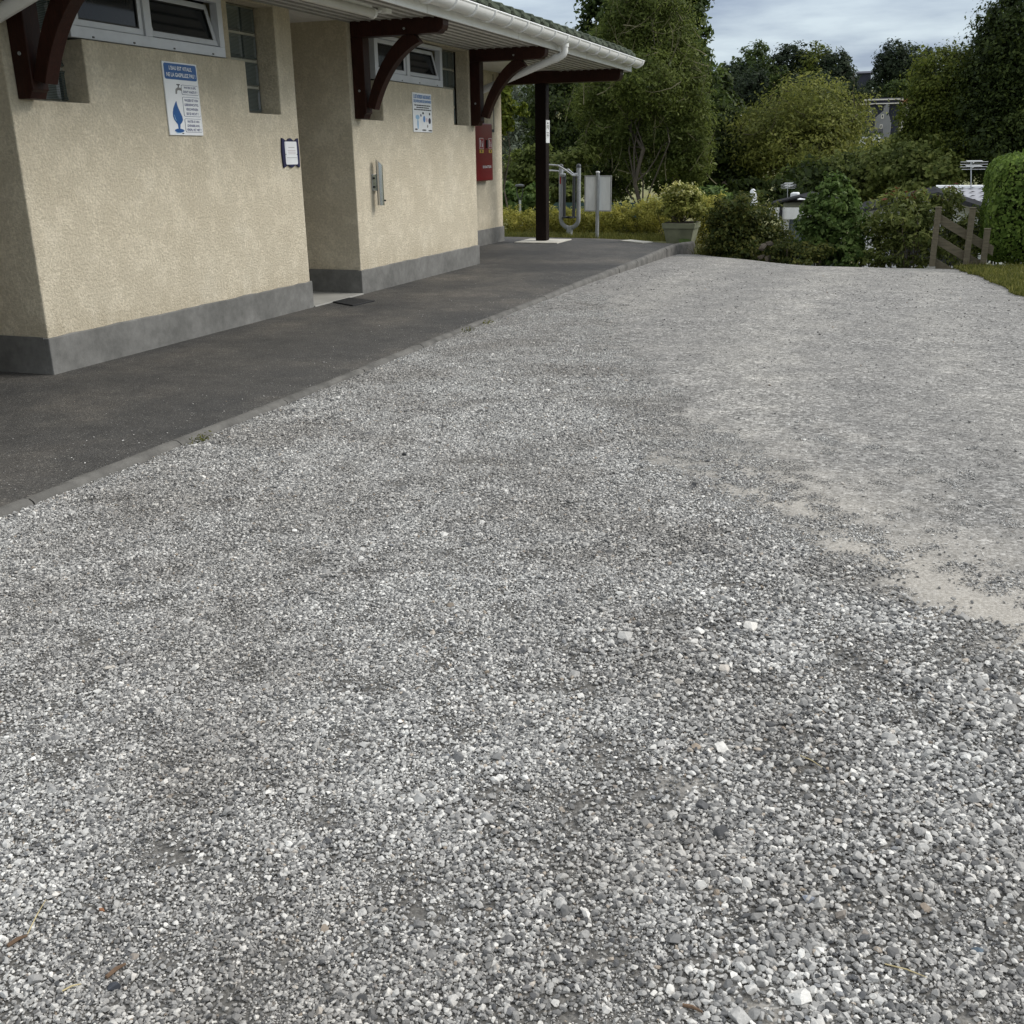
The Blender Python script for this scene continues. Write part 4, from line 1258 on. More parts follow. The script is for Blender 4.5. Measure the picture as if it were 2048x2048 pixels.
# ------------------------------------------------------------------ vegetation helpers
def leaves(name, C, Nrm, size, mat, parent, seed, aspect=0.55, spread=0.7, bend=0.25, sizevar=0.3):
    """pointed leaf faces at points C with rough normals Nrm"""
    r_ = np.random.default_rng(seed)
    n = len(C)
    nr = Nrm + r_.normal(0, spread, (n, 3)); nr /= np.linalg.norm(nr, axis=1, keepdims=True) + 1e-9
    t = r_.normal(0, 1, (n, 3)); t -= (t * nr).sum(1, keepdims=True) * nr
    t /= np.linalg.norm(t, axis=1, keepdims=True) + 1e-9
    b_ = np.cross(nr, t)
    L = (size * np.exp(r_.normal(0, sizevar, n)))[:, None]
    V = np.empty((n, 4, 3))
    V[:, 0] = C - t * L * .5
    V[:, 1] = C + b_ * L * aspect * .5 + nr * L * bend * .3
    V[:, 2] = C + t * L * .5 - nr * L * bend * .2
    V[:, 3] = C - b_ * L * aspect * .5 + nr * L * bend * .3
    F = np.arange(4 * n).reshape(n, 4)
    return np_mesh(name, V.reshape(-1, 3), F, mat, parent)

def crown_points(lobes, n, seed, clump=0.28, per=42, shell=0.5, up=0.5):
    """leaf points in clumps spread through ellipsoid lobes (cx,cy,cz,rx,ry,rz)"""
    r_ = np.random.default_rng(seed)
    lob = np.array(lobes, float)
    wgt = (lob[:, 3] * lob[:, 5]) ** 1.0; wgt /= wgt.sum()
    nc = max(8, n // per)
    li = r_.choice(len(lob), nc, p=wgt)
    d = r_.normal(size=(nc, 3)); d /= np.linalg.norm(d, axis=1, keepdims=True)
    rad = (1 - shell) + shell * r_.uniform(0, 1, nc) ** 0.6
    rad *= 1 + 0.12 * r_.normal(size=nc)
    c = lob[li, :3] + d * lob[li, 3:6] * rad[:, None]
    k = r_.integers(0, nc, n)
    rr_ = lob[li[k], 3:6] * clump * np.exp(r_.normal(0, .3, nc))[k][:, None]
    off = r_.normal(0, 0.55, (n, 3)) * np.minimum(rr_, rr_.mean())
    off[:, 2] *= 0.7
    P = c[k] + off
    nn = d[k] * 0.8 + np.array([0, 0, up]) + off / (np.abs(rr_) + 1e-6) * .5
    return P, nn, c

def lobe(u, v, ru, rv, y, deep=1.0):
    p = W(u, v, y); s_ = y / 2055 * 1.08
    return (p.x, p.y, p.z, ru * s_, ru * s_ * deep, rv * s_)

def limb(mb, a, b_, r0, r1, seed, sag=0.12, n=6, seg=6):
    r_ = random.Random(seed)
    a, b_ = Vector(a), Vector(b_)
    L = (b_ - a).length
    pts, rs = [], []
    for i in range(n + 1):
        t = i / n
        p = a.lerp(b_, t) + Vector((r_.uniform(-1, 1), r_.uniform(-1, 1), r_.uniform(-.3, 1))) * L * sag * math.sin(t * math.pi) * .5
        pts.append(p); rs.append(r0 + (r1 - r0) * t ** .8)
    mb.tube(pts, rs, seg)
    return pts

def tree(name, label, lobes, n, size, mat, seed, base=None, trunk_r=0.2, bark='bark', limbs=14, cat='tree', group=None, clump=0.28, per=42, shell=0.5, aspect=.55, twigs=None, spread=.7, lean=0.0, stems=1, up=0.5):
    L0 = lobes[0]
    cxm = np.mean([l[0] for l in lobes]); cym = np.mean([l[1] for l in lobes])
    if base is None:
        base = (cxm, cym)
    bz = float(T(base[0], base[1])) - 0.05
    o = empty(name, (base[0], base[1], bz), label, cat, group)
    P, nn, c = crown_points(lobes, n, seed, clump, per, shell, up)
    leaves('crown', P, nn, size, mat, o, seed + 1, aspect, spread)
    tm = MB()
    r_ = random.Random(seed)
    zmid = np.mean([l[2] for l in lobes])
    ztop = max(l[2] + l[5] * .6 for l in lobes)
    for s_ in range(stems):
        b0 = Vector((base[0] + (s_ - (stems - 1) / 2) * trunk_r * 3.0, base[1] + r_.uniform(-.3, .3) * (stems > 1), bz))
        tgt = lobes[s_ % len(lobes)]
        top = Vector((tgt[0] + lean, tgt[1], min(ztop, tgt[2] + tgt[5] * .5)))
        tp = limb(tm, b0, top, trunk_r, trunk_r * .18, seed + s_ * 7, .10, 8, 8)
        for k in range(limbs // stems):
            q = c[r_.randrange(len(c))]
            st = tp[min(len(tp) - 2, 2 + int(r_.random() * (len(tp) - 3)))]
            if q[2] < st.z - .5: continue
            limb(tm, st, q, trunk_r * .32, trunk_r * .05, seed * 31 + k + s_ * 100, .22, 5, 5)
    tm.build('trunk', bark, o, smooth=True)
    return o, c

def pale_twigs(o, c, n, r0, L, seed, mat='pale_bark', upw=0.8):
    r_ = random.Random(seed); mb = MB()
    for k in range(n):
        q = Vector(c[r_.randrange(len(c))])
        d = Vector((r_.uniform(-1, 1), r_.uniform(-1.2, .1), r_.uniform(-.35, upw * 1.4))).normalized()
        q = q + Vector((0, -abs(r_.gauss(0, .3)), 0))
        pts = [q - d * L * .5]
        for i in range(5):
            d = (d + Vector((r_.uniform(-.3, .3), r_.uniform(-.3, .3), r_.uniform(-.15, .4)))).normalized()
            pts.append(pts[-1] + d * L * .25 * r_.uniform(.7, 1.3))
        mb.tube(pts, [r0 * (1 - .15 * i) for i in range(6)], 4, cap=False)
    mb.build('bare_twigs', mat, o)

# ------------------------------------------------------------------ trees behind, left to right
tree('silver_willow', 'silvery grey-green willow behind the far corner of the toilet block', [lobe(1060, 205, 62, 75, 50), lobe(1015, 270, 55, 85, 50), lobe(1060, 300, 50, 55, 49), lobe(985, 200, 60, 80, 59)], 17000, 0.26, 'leaf_silver', 21, trunk_r=.35, aspect=.3, clump=.22)
tree('young_tree', 'bright yellow-green young tree right behind the far wall corner', [lobe(1000, 185, 22, 38, 27), lobe(1003, 235, 22, 34, 27), lobe(1034, 218, 16, 14, 27)], 1500, 0.15, 'leaf_lime', 22, trunk_r=.035, bark='dark_bark', limbs=6, clump=.4, per=22)
tree('hawthorn', 'loose olive shrub tree behind the small garden lamp', [lobe(1048, 345, 42, 38, 36), lobe(1072, 318, 26, 26, 36), lobe(1040, 390, 34, 30, 36)], 6500, 0.15, 'leaf_olive', 23, trunk_r=.08, limbs=12, clump=.35)
tree('bush', 'green bush behind the hedge at the wall corner', [lobe(1012, 400, 26, 30, 30), lobe(1060, 405, 30, 28, 31)], 3500, 0.14, 'leaf_shrub', 24, trunk_r=.05, limbs=4, cat='bush')
tree('broad_tree', 'dark broad-leaved tree behind the timber post', [lobe(1130, 215, 82, 75, 42), lobe(1180, 290, 75, 70, 41), lobe(1105, 300, 48, 60, 42), lobe(1165, 160, 70, 55, 43), lobe(1225, 330, 60, 65, 41)], 34000, 0.15, 'leaf_dark', 25, trunk_r=.3, clump=.24)
tree('elder_shrub', 'light green shrub behind the fitness machine', [lobe(1120, 345, 40, 34, 34), lobe(1155, 322, 30, 26, 34), lobe(1130, 385, 48, 30, 34)], 6000, 0.15, 'leaf_photinia', 26, trunk_r=.06, limbs=6, cat='bush', clump=.34)
tree('poplar', 'tall dark poplar above the end of the eaves', [lobe(1225, -40, 52, 150, 52), lobe(1205, 110, 50, 110, 52), lobe(1245, 200, 55, 120, 52), lobe(1265, -90, 50, 120, 52)], 26000, 0.24, 'leaf_poplar', 27, trunk_r=.35, clump=.22, limbs=10)
tree('poplar', 'tallest poplar, its crown cut by the top edge beside open sky', [lobe(1350, -60, 52, 170, 50), lobe(1356, 90, 46, 120, 50), lobe(1385, 215, 46, 120, 50), lobe(1345, 240, 70, 130, 50), lobe(1418, 290, 42, 90, 49)], 34000, 0.24, 'leaf_poplar', 28, trunk_r=.4, clump=.22, limbs=10)
o, c = tree('acacia', 'feathery olive tree with pale bare twigs in front of the poplars', [lobe(1225, 112, 48, 52, 36), lobe(1275, 70, 36, 62, 36), lobe(1330, 78, 46, 70, 36), lobe(1290, 165, 70, 55, 35), lobe(1365, 170, 42, 70, 36), lobe(1215, 190, 48, 48, 36), lobe(1240, 262, 52, 42, 36), lobe(1310, 262, 58, 48, 36), lobe(1385, 265, 36, 60, 36), lobe(1180, 215, 34, 36, 36), lobe(1345, 315, 36, 32, 36), lobe(1300, 10, 44, 56, 36), lobe(1250, 25, 34, 46, 36), lobe(1190, 290, 30, 34, 36), lobe(1395, 330, 28, 34, 36), lobe(1265, 320, 30, 26, 36)], 78000, 0.105, 'leaf_olive', 29, base=(W(1308, 400, 34).x, 34), trunk_r=.105, bark='dark_bark', limbs=30, clump=.4, per=60, aspect=.36, stems=1)
pale_twigs(o, c, 170, .016, 1.1, 5)
tree('dark_holly', 'near-black understorey tree right of the feathery tree', [lobe(1428, 330, 34, 58, 40), lobe(1470, 335, 40, 55, 40), lobe(1500, 380, 36, 24, 38), lobe(1440, 270, 50, 50, 41)], 15000, 0.16, 'leaf_dark', 30, trunk_r=.15, clump=.3)
tree('slim_poplar', 'slim dark green poplar right of the tall poplars', [lobe(1430, 235, 26, 95, 62), lobe(1452, 270, 24, 80, 62)], 6500, 0.26, 'leaf_dark', 31, trunk_r=.2, limbs=4)
o, c = tree('walnut_tree', 'round golden-olive tree with spreading stems in front of the far houses', [lobe(1610, 235, 92, 62, 40), lobe(1560, 275, 85, 58, 40), lobe(1655, 268, 58, 55, 40), lobe(1630, 300, 110, 60, 39), lobe(1520, 310, 50, 36, 40), lobe(1695, 322, 26, 34, 40)], 36000, 0.125, 'leaf_gold', 32, base=(W(1640, 390, 39).x, 39), trunk_r=.16, bark='dark_bark', limbs=44, stems=4, clump=.3, per=50, aspect=.42)
pale_twigs(o, c, 120, .013, .9, 9, 'bark')
tree('laurel_bush', 'dark evergreen bush behind the awning roof', [lobe(1590, 392, 40, 28, 33), lobe(1650, 370, 66, 40, 34), lobe(1530, 400, 30, 18, 33)], 9000, 0.15, 'leaf_dark', 33, trunk_r=.07, limbs=8, cat='bush', clump=.34)
tree('cedar_bush', 'olive conifer-like bush between the round tree and the big right-hand tree', [lobe(1735, 352, 76, 40, 34), lobe(1810, 335, 60, 48, 33), lobe(1860, 350, 50, 34, 32), lobe(1700, 375, 60, 30, 34)], 15000, 0.13, 'leaf_photinia', 34, trunk_r=.08, limbs=8, cat='bush', clump=.3)
tree('maple', 'broad green maple at the right, lower than its dark neighbour', [lobe(1892, 172, 60, 60, 34), lobe(1876, 235, 54, 50, 34), lobe(1920, 265, 80, 72, 34), lobe(1850, 302, 50, 42, 34), lobe(1960, 210, 60, 75, 35), lobe(1808, 292, 24, 26, 34)], 76000, 0.085, 'leaf_maple', 35, trunk_r=.22, clump=.26, limbs=18)
tree('sycamore', 'tall dark tree filling the upper right corner', [lobe(2045, 75, 70, 70, 33), lobe(2010, 175, 64, 90, 33), lobe(2085, 170, 80, 130, 33), lobe(2020, 285, 84, 70, 33), lobe(1990, 60, 24, 36, 33), lobe(2060, 10, 40, 40, 33)], 78000, 0.09, 'leaf_dark', 36, trunk_r=.26, clump=.24, limbs=18, base=(W(2040, 300, 33).x, 33))
# far woods along the skyline
def far_tree(u, v, ru, rv, y, k, label, mat='leaf_wood', n=2600, size=1.0):
    n *= 4; size *= .6
    tree('woodland_tree', label, [lobe(u, v, ru, rv, y), lobe(u - ru * .45, v + rv * .45, ru * .7, rv * .75, y), lobe(u + ru * .45, v + rv * .4, ru * .7, rv * .75, y)], n, size, mat, 60 + k, trunk_r=.5, limbs=3, clump=.22, per=30, group='woods on the skyline', shell=.35)
far_tree(1460, 180, 34, 42, 230, 0, 'leftmost dark tree of the skyline wood', n=3000)
far_tree(1505, 150, 36, 46, 235, 1, 'highest pointed tree at the left of the skyline wood', 'leaf_poplar')
far_tree(1500, 200, 48, 50, 225, 2, 'low dark tree at the foot of the skyline wood, left', n=3600)
far_tree(1580, 150, 42, 44, 240, 3, 'rounded dark tree in the middle of the skyline wood', n=3600)
far_tree(1628, 152, 40, 42, 240, 4, 'broad olive-dark tree right of the middle of the skyline wood', 'leaf_maple', n=3600)
far_tree(1668, 158, 32, 40, 238, 5, 'domed tree at the right end of the long skyline wood', n=3600)
far_tree(1640, 200, 60, 40, 228, 6, 'low dark tree at the foot of the skyline wood, right', n=4200)
far_tree(1560, 210, 60, 44, 226, 7, 'low dark tree at the foot of the skyline wood, centre', n=4200)
far_tree(1795, 145, 36, 44, 230, 8, 'dark weeping beech standing right of the gap in the skyline', n=4600, size=.8)
far_tree(1835, 160, 36, 46, 232, 9, 'domed dark tree at the right of the weeping beech', n=3600)
far_tree(1800, 185, 26, 18, 205, 10, 'small lighter green tree in front of the weeping beech', 'leaf_poplar', n=1800, size=.7)
far_tree(1735, 205, 20, 30, 206, 11, 'small dark tree below the gap in the skyline', n=1800, size=.7)
tree('far_poplar', 'left one of two slim green poplars before the skyline wood', [lobe(1548, 165, 9, 30, 215)], 1100, .6, 'leaf_poplar', 81, trunk_r=.25, limbs=2, group='pair of slim far poplars')
tree('far_poplar', 'right one of two slim green poplars before the skyline wood', [lobe(1564, 163, 9, 30, 215)], 1100, .6, 'leaf_poplar', 82, trunk_r=.25, limbs=2, group='pair of slim far poplars')
# far scrub that reads as one mass along the meadow's end
P, nn, _ = crown_points([lobe(u, 300 + 12 * math.sin(u), 60, 30, 135) for u in range(900, 2150, 55)], 20000, 90, .3, 30, .5)
o = leaves('far_scrub', P, nn, .5, 'leaf_dark', None, 91)
tag(o, 'dark scrub closing the far end of the meadow', 'scrub', kind='stuff')

# ------------------------------------------------------------------ far houses
def house_at(u0, v0, u1, v1, y):
    a, b_ = W(u0, v1, y), W(u1, v0, y)
    return a.x, b_.x, a.z, b_.z
hz = 196
x0, x1, z0, z1 = house_at(1728, 196, 1801, 262, hz)
hs = empty('slate_house', ((x0 + x1) / 2, hz, z0), 'far slate-hung house with two white cornices and a grey gable', 'house')
zg = z0 - 4
MB().box(x0, x1, hz, hz + 8, zg, z1 - .2).build('wall', 'slate', hs)
pz = lambda v: W(1760, v, hz).z
px_ = lambda u: W(u, 230, hz).x
MB().box(px_(1726), px_(1803), hz - .5, hz + 8.5, pz(200.5), pz(198)).build('cornice', 'house_trim', hs)
MB().box(px_(1718), px_(1803), hz - .7, hz + 8.5, pz(208.5), pz(206.5)).build('cornice', 'house_trim', hs)
MB().box(px_(1734), px_(1803), hz + .5, hz + 8, pz(198), pz(195.5)).build('roof', 'slate', hs)
MB().prism([(px_(1752), zg), (px_(1752), pz(236)), (px_(1767), pz(222)), (px_(1771), pz(209)), (px_(1777), pz(209)), (px_(1777), pz(228)), (px_(1784), pz(246)), (px_(1784), zg)], 'y', hz - 2.2, hz - .02).build('gable', 'house_grey', hs)
for (u, v, w_, h_) in ((1741, 219, 5, 9), (1768.5, 216, 4.5, 9), (1766, 234, 5, 8), (1765, 254, 5, 9)):
    yw = hz - .06 if v < 225 else hz - 2.26
    f = MB().box(px_(u - w_ / 2), px_(u + w_ / 2), yw, yw + .05, pz(v + h_ / 2), pz(v - h_ / 2)).build('window', 'house_trim', hs)
    MB().box(px_(u - w_ / 4), px_(u + w_ / 4), yw - .03, yw - .005, pz(v + h_ / 4), pz(v - h_ / 3)).build('pane', 'dark_glass', f)
oh = empty('clay_roof_house', (px_(1812), hz + 6, zg), 'far house with an orange clay roof right of the slate house', 'house')
MB().box(px_(1803.5), px_(1826), hz + 3, hz + 9, zg, pz(206)).build('wall', 'house_trim', oh)
MB().prism([(px_(1800), pz(207)), (px_(1812), pz(195.5)), (px_(1830), pz(195.5)), (px_(1830), pz(207))], 'y', hz + 2.5, hz + 9.5).build('roof', 'clay_roof', oh)
def small_house(u0, u1, v0, vm, v1, y, rm, wm, label, chim=True):
    a = W(u0, v1, y); b_ = W(u1, v0, y); zm = W(u0, vm, y).z
    h_ = empty('far_house', ((a.x + b_.x) / 2, y, a.z - 3), label, 'house')
    MB().box(a.x, b_.x, y, y + 6, a.z - 3, zm).build('wall', wm, h_)
    r_ = MB().prism([(y - .4, zm), (y + 3, b_.z), (y + 6.4, zm)], 'x', a.x - .3, b_.x + .3).build('roof', rm, h_)
    if chim:
        MB().box(a.x + .3, a.x + .9, y + 2.6, y + 3.4, b_.z - .6, b_.z + .7).build('chimney', 'house_trim', r_)
    if wm == 'slate': return
    xm = (a.x + b_.x) / 2
    f = MB().box(xm - .5, xm + .5, y - .05, y - .005, zm - 1.6, zm - .5).build('window', 'house_trim', h_)
    MB().box(xm - .35, xm + .35, y - .08, y - .055, zm - 1.5, zm - .6).build('pane', 'dark_glass', f)
small_house(1464, 1502, 236, 243, 262, 170, 'caravan_roof', 'house_grey', 'far grey-roofed cottage left of the round golden tree')
small_house(1636, 1672, 279, 290, 300, 120, 'clay_roof', 'house_grey', 'low house with an orange roof glimpsed through the round golden tree', False)
small_house(1718, 1760, 256, 268, 290, 150, 'caravan_roof', 'caravan_white', 'white far house below the slate house, mostly behind leaves', False)
small_house(1712, 1742, 140, 147, 172, 262, 'slate', 'slate', 'house on the ridge showing in the gap of the skyline wood', False)

# ------------------------------------------------------------------ lower terrace: awning, mobile homes, parasol
def LZ(u, v, y): return W(u, v, y).z
def LX(u, y, v=420): return W(u, v, y).x
ya = 25.0
gz = float(T(LX(1600, ya), ya))
aw = empty('awning_tent', (LX(1600, ya), ya, gz), 'white caravan awning with a dark grey roof behind the bronze bush', 'awning')
ridge = LZ(1600, 388, ya + 1.2); eave = LZ(1580, 411, ya)
xl, xr, xm = LX(1522, ya), LX(1690, ya), LX(1600, ya)
MB().prism([(xl, eave), (xm, ridge), (xr, eave), (xr, eave - .03), (xm, ridge - .04), (xl, eave - .03)], 'y', ya - .1, ya + 3.0).build('roof', 'caravan_roof', aw)
vl = MB(); nvp = 24; vs = []
for i in range(nvp + 1):
    xx = LX(1538, ya) + (xr - .1 - LX(1538, ya)) * i / nvp
    yy = ya - .16 - .02 * math.sin(i * 2.2)
    vs += [(xx, yy, eave - .035), (xx, yy + .012 * math.sin(i * 3.7), eave - .29)]
vl.add(vs, [(2 * i, 2 * i + 1, 2 * i + 3, 2 * i + 2) for i in range(nvp)])
vl.build('valance', 'tent_white', aw, smooth=True)
MB().box(LX(1561, ya), LX(1567, ya), ya - .2, ya - .18, eave - .32, eave - .0).build('valance_strap', 'caravan_roof', aw)
MB().box(LX(1566, ya), LX(1580, ya), ya - .08, ya - .03, gz, eave - .2).build('corner_panel', 'tent_white', aw)
ct = MB(); vs = []
nvp = 40; xa_, xb_ = LX(1580, ya), LX(1640, ya)
for i in range(nvp + 1):
    xx = xa_ + (xb_ - xa_) * i / nvp
    yy = ya + .03 + .025 * math.sin(i * 1.25)
    vs += [(xx, yy, eave - .2), (xx, yy, gz)]
ct.add(vs, [(2 * i, 2 * i + 1, 2 * i + 3, 2 * i + 2) for i in range(nvp)])
ct.build('curtain', 'curtain', aw, smooth=True)
MB().box(LX(1640, ya), xr - .05, ya + .0, ya + .05, gz, eave - .2).build('side_panel', 'curtain', aw)
for uu in (1566, 1640):
    MB().tube([(LX(uu, ya), ya - .1, gz), (LX(uu, ya), ya - .1, eave - .03)], .02, 6).build('pole', 'aluminium', aw)
# the caravan's roof vent box and antenna
def antenna(u, v0, v1, y, sc, label):
    a = W(u, v1, y); top = W(u, v0, y)
    an = empty('antenna', a, label, 'antenna')
    MB().tube([tuple(a), (top.x, top.y, top.z)], .014 * sc, 6).build('mast', 'aluminium', an)
    H_ = top.z - a.z
    for lvl, nn_, w_ in ((.97, 1, .30), (.88, 1, .30), (.79, 1, .30), (.70, 1, .26)):
        zz = a.z + H_ * lvl
        MB().tube([(a.x - w_ * sc, y - .02, zz), (a.x + w_ * sc, y + .02, zz)], .006 * sc, 5).build('element', 'aluminium', an)
    for dz_ in (.93, .75):
        zz = a.z + H_ * dz_
        MB().tube([(a.x - .05, y - .35 * sc, zz), (a.x + .02, y + .35 * sc, zz + .02)], .009 * sc, 5).build('boom', 'aluminium', an)
        for k in range(5):
            yy = y - .3 * sc + .15 * sc * k
            MB().tube([(a.x - .17 * sc - .0, yy, zz + .012 * k / 5 + .04), (a.x + .17 * sc, yy, zz + .012 * k / 5 + .04)], .005 * sc, 5).build('element', 'aluminium', an)
cv = empty('caravan', (LX(1590, 28), 28, gz), 'white caravan with a roof hatch mostly hidden behind the grey awning', 'caravan')
MB().prism([(27.2, gz + .4), (29.4, gz + .4), (29.4, LZ(1600, 402, 28)), (29.0, LZ(1600, 399, 28)), (27.4, LZ(1600, 399, 28)), (27.2, LZ(1600, 402, 28))], 'x', LX(1500, 28) + .9, LX(1690, 28)).build('body', 'caravan_white', cv, bevel=.06)
MB().box(LX(1580, 28), LX(1595, 28), 27.8, 28.3, LZ(1600, 399, 28) + .001, LZ(1600, 385, 28)).build('roof_hatch', 'caravan_white', cv, bevel=.03)
for s_ in (.3, .6):
    xw = LX(1500, 28) + .9 + (LX(1690, 28) - LX(1500, 28) - .9) * s_
    MB().tube([(xw, 27.3, gz + .3), (xw, 27.5, gz + .3)], .3, 14).build('wheel', 'black_plastic', cv)
antenna(1575, 368, 397, 27.6, .62, 'small television antenna above the grey awning roof')

# mobile homes on the right
def mobile_home(label, u0, u1, vr, ve, y, depth, roof, um=None, axis='gable', rowc=0):
    g_ = float(T(LX((u0 + u1) / 2, y), y))
    x0, x1 = LX(u0, y), LX(u1, y)
    zr = LZ((u0 + u1) / 2, vr, y + (depth / 2 if axis != 'gable' else 0)); ze = LZ((u0 + u1) / 2, ve, y)
    h_ = empty('mobile_home', ((x0 + x1) / 2, y, g_), label, 'mobile home')
    MB().box(x0 + .1, x1 - .1, y, y + depth, g_ + .3, ze).build('wall', 'caravan_white', h_)
    if axis == 'gable':
        xm = (x0 + x1) / 2 if um is None else LX(um, y)
        MB().prism([(x0 + .1, ze + .001), (x1 - .1, ze + .001), (xm, zr - .06)], 'y', y, y + .06).build('gable', 'caravan_white', h_)
        MB().prism([(x0, ze - .02), (xm, zr), (x1, ze - .02), (x1, ze - .10), (xm, zr - .09), (x0, ze - .10)], 'y', y - .35, y + depth + .3).build('roof', roof, h_)
    else:
        rf = MB().prism([(y - .3, ze - .02), (y + depth / 2, zr), (y + depth + .3, ze - .02)], 'x', x0, x1).build('roof', roof, h_)
        MB().tube([(x0 - .02, y + depth / 2, zr), (x1 + .02, y + depth / 2, zr)], .06, 8).build('ridge_cap', 'caravan_white', rf)
        # pressed tile steps across the sheet
        sl_ = (zr - ze) / (depth / 2 + .3)
        for r in range(rowc):
            t = (r + .6) / rowc
            yy = y - .3 + t * (depth / 2 + .3); zz = ze - .02 + t * (zr - ze + .02)
            xx = x0 + .05; k = 0
            st = MB()
            while xx < x1 - .2:
                st.add([(xx, yy - .05, zz - .05 * sl_ + .012), (xx + .09, yy - .05, zz - .05 * sl_ + .05), (xx + .16, yy, zz + .03), (xx + .07, yy, zz + .012)], [(0, 1, 2, 3)])
                xx += .21
            st.build('pressed_step', 'caravan_roof', rf)
    for t in (.25, .6):
        xa = x0 + (x1 - x0) * t
        f = MB().box(xa, xa + .9, y - .03, y - .002, ze - 1.15, ze - .35).build('window', 'window_white', h_)
        MB().box(xa + .07, xa + .83, y - .045, y - .032, ze - 1.08, ze - .42).build('pane', 'dark_glass', f)
    return h_
mobile_home('white mobile home with a dark grey gable behind the red-tipped shrub', 1716, 1985, 383, 416, 22.5, 3.0, 'caravan_roof', um=1872)
mobile_home('mobile home with a light grey pressed-tile roof beside the clipped hedge', 1872, 2120, 375, 411, 26.3, 3.0, 'sheet_roof', axis='long', rowc=5)
antenna(1942, 322, 377, 27.75, 1.0, 'tall television antenna above the light grey tiled roof')
# folded parasol
p0 = W(1503, 430, 26)
pa = empty('parasol', (p0.x, 26, float(T(p0.x, 26))), 'folded white parasol standing behind the bronze bush', 'parasol')
zt_ = W(1503, 377, 26).z
MB().tube([(p0.x, 26, float(T(p0.x, 26))), (p0.x, 26, zt_ - .1)], .025, 8).build('pole', 'aluminium', pa)
cl = MB(); n = 20; prof = [(.115, -.62), (.105, -.5), (.115, -.38), (.085, -.15), (.055, -.04), (.012, 0.0)]
vs = []
for k, (r, zz) in enumerate(prof):
    for j in range(n):
        a = 2 * math.pi * j / n
        rr2 = r * (1 + .16 * math.sin(a * 5 + k * .5))
        vs.append((p0.x + rr2 * math.cos(a), 26 + rr2 * math.sin(a), zt_ + zz))
cl.add(vs, [(k * n + j, k * n + (j + 1) % n, (k + 1) * n + (j + 1) % n, (k + 1) * n + j) for k in range(len(prof) - 1) for j in range(n)] + [tuple(range(n))[::-1], tuple(range((len(prof) - 1) * n, len(prof) * n))])
cl.build('folded_canopy', 'parasol_cloth', pa, smooth=True)
# low building with a dark green sheet roof behind the golden hedge
yg = 28
x0, x1 = LX(1085, yg), LX(1308, yg)
sh = empty('green_roof_shed', ((x0 + x1) / 2, yg, float(T(x0, yg))), 'low shed with a dark green roof behind the golden hedge', 'shed')
zt_ = LZ(1200, 409, yg)
MB().box(x0 + .1, x1 - .1, yg, yg + 2.4, float(T(x0, yg)) - .1, zt_ - .3).build('wall', 'green_sheet', sh)
MB().prism([(yg - .25, zt_ - .32), (yg + 1.2, zt_), (yg + 2.65, zt_ - .32), (yg + 2.65, zt_ - .36), (yg - .25, zt_ - .36)], 'x', x0, x1).build('roof', 'green_sheet', sh)
# small garden lamp
p = W(1040, 420, 25)
gl = empty('garden_lamp', (p.x, 25, float(T(p.x, 25))), 'small garden post lamp behind the hedge near the wall corner', 'lamp')
zt_ = W(1040, 369, 25).z; zm_ = W(1040, 397, 25).z
MB().tube([(p.x, 25, float(T(p.x, 25))), (p.x, 25, zm_ - .04)], .028, 8).build('post', 'galvanised', gl)
for s_ in (-1, 1):
    MB().tube([(p.x, 25, zm_ - .06), (p.x + s_ * .05, 25, zm_ + .04), (p.x + s_ * .075, 25, zm_ + .14), (p.x + s_ * .078, 25, zt_ - .04)], .012, 6).build('arm', 'black_plastic', gl)
MB().lathe((p.x, 25, zt_), [(.10, -.05), (.115, -.045), (.115, -.015), (.09, 0), (.02, .012)], 16).build('head', 'machine_dark', gl, smooth=True)

# ------------------------------------------------------------------ fitness machine (leg swing in a U frame)
yf = 21.3
gx = W(1138, 472, yf).x; g0 = float(T(gx, yf))
fm = empty('fitness_machine', (gx, yf, g0), 'grey outdoor fitness machine with a U-shaped frame and swinging footrests', 'fitness machine')
xl, xr = W(1122, 400, yf).x, W(1157, 400, yf).x
zt_ = W(1122, 331, yf).z
R_ = (xr - xl) / 2; xc = (xl + xr) / 2; zb = g0 + .20 + R_
pts = [(xl, yf, zt_), (xl, yf, zt_ - .4), (xl, yf, zb + .1)]
for i in range(13):
    a = math.pi + math.pi * i / 12
    pts.append((xc + R_ * math.cos(a), yf, zb + R_ * math.sin(a)))
pts += [(xr, yf, zb + .1), (xr, yf, zt_ - .4), (xr, yf, zt_ - .015)]
MB().tube(pts, .045, 12).build('u_frame', 'machine_grey', fm, smooth=True)
for xx in (xl, xr):
    MB().lathe((xx, yf, zt_ - .015), [(.049, -.03), (.049, .012), (.035, .035), (.01, .045)], 12).build('post_cap', 'machine_dark', fm, smooth=True)
MB().lathe((xc, yf, g0), [(.16, 0), (.16, .025), (.065, .03), (.065, .2), (.06, .24)], 16).build('base_foot', 'machine_grey', fm, smooth=True)
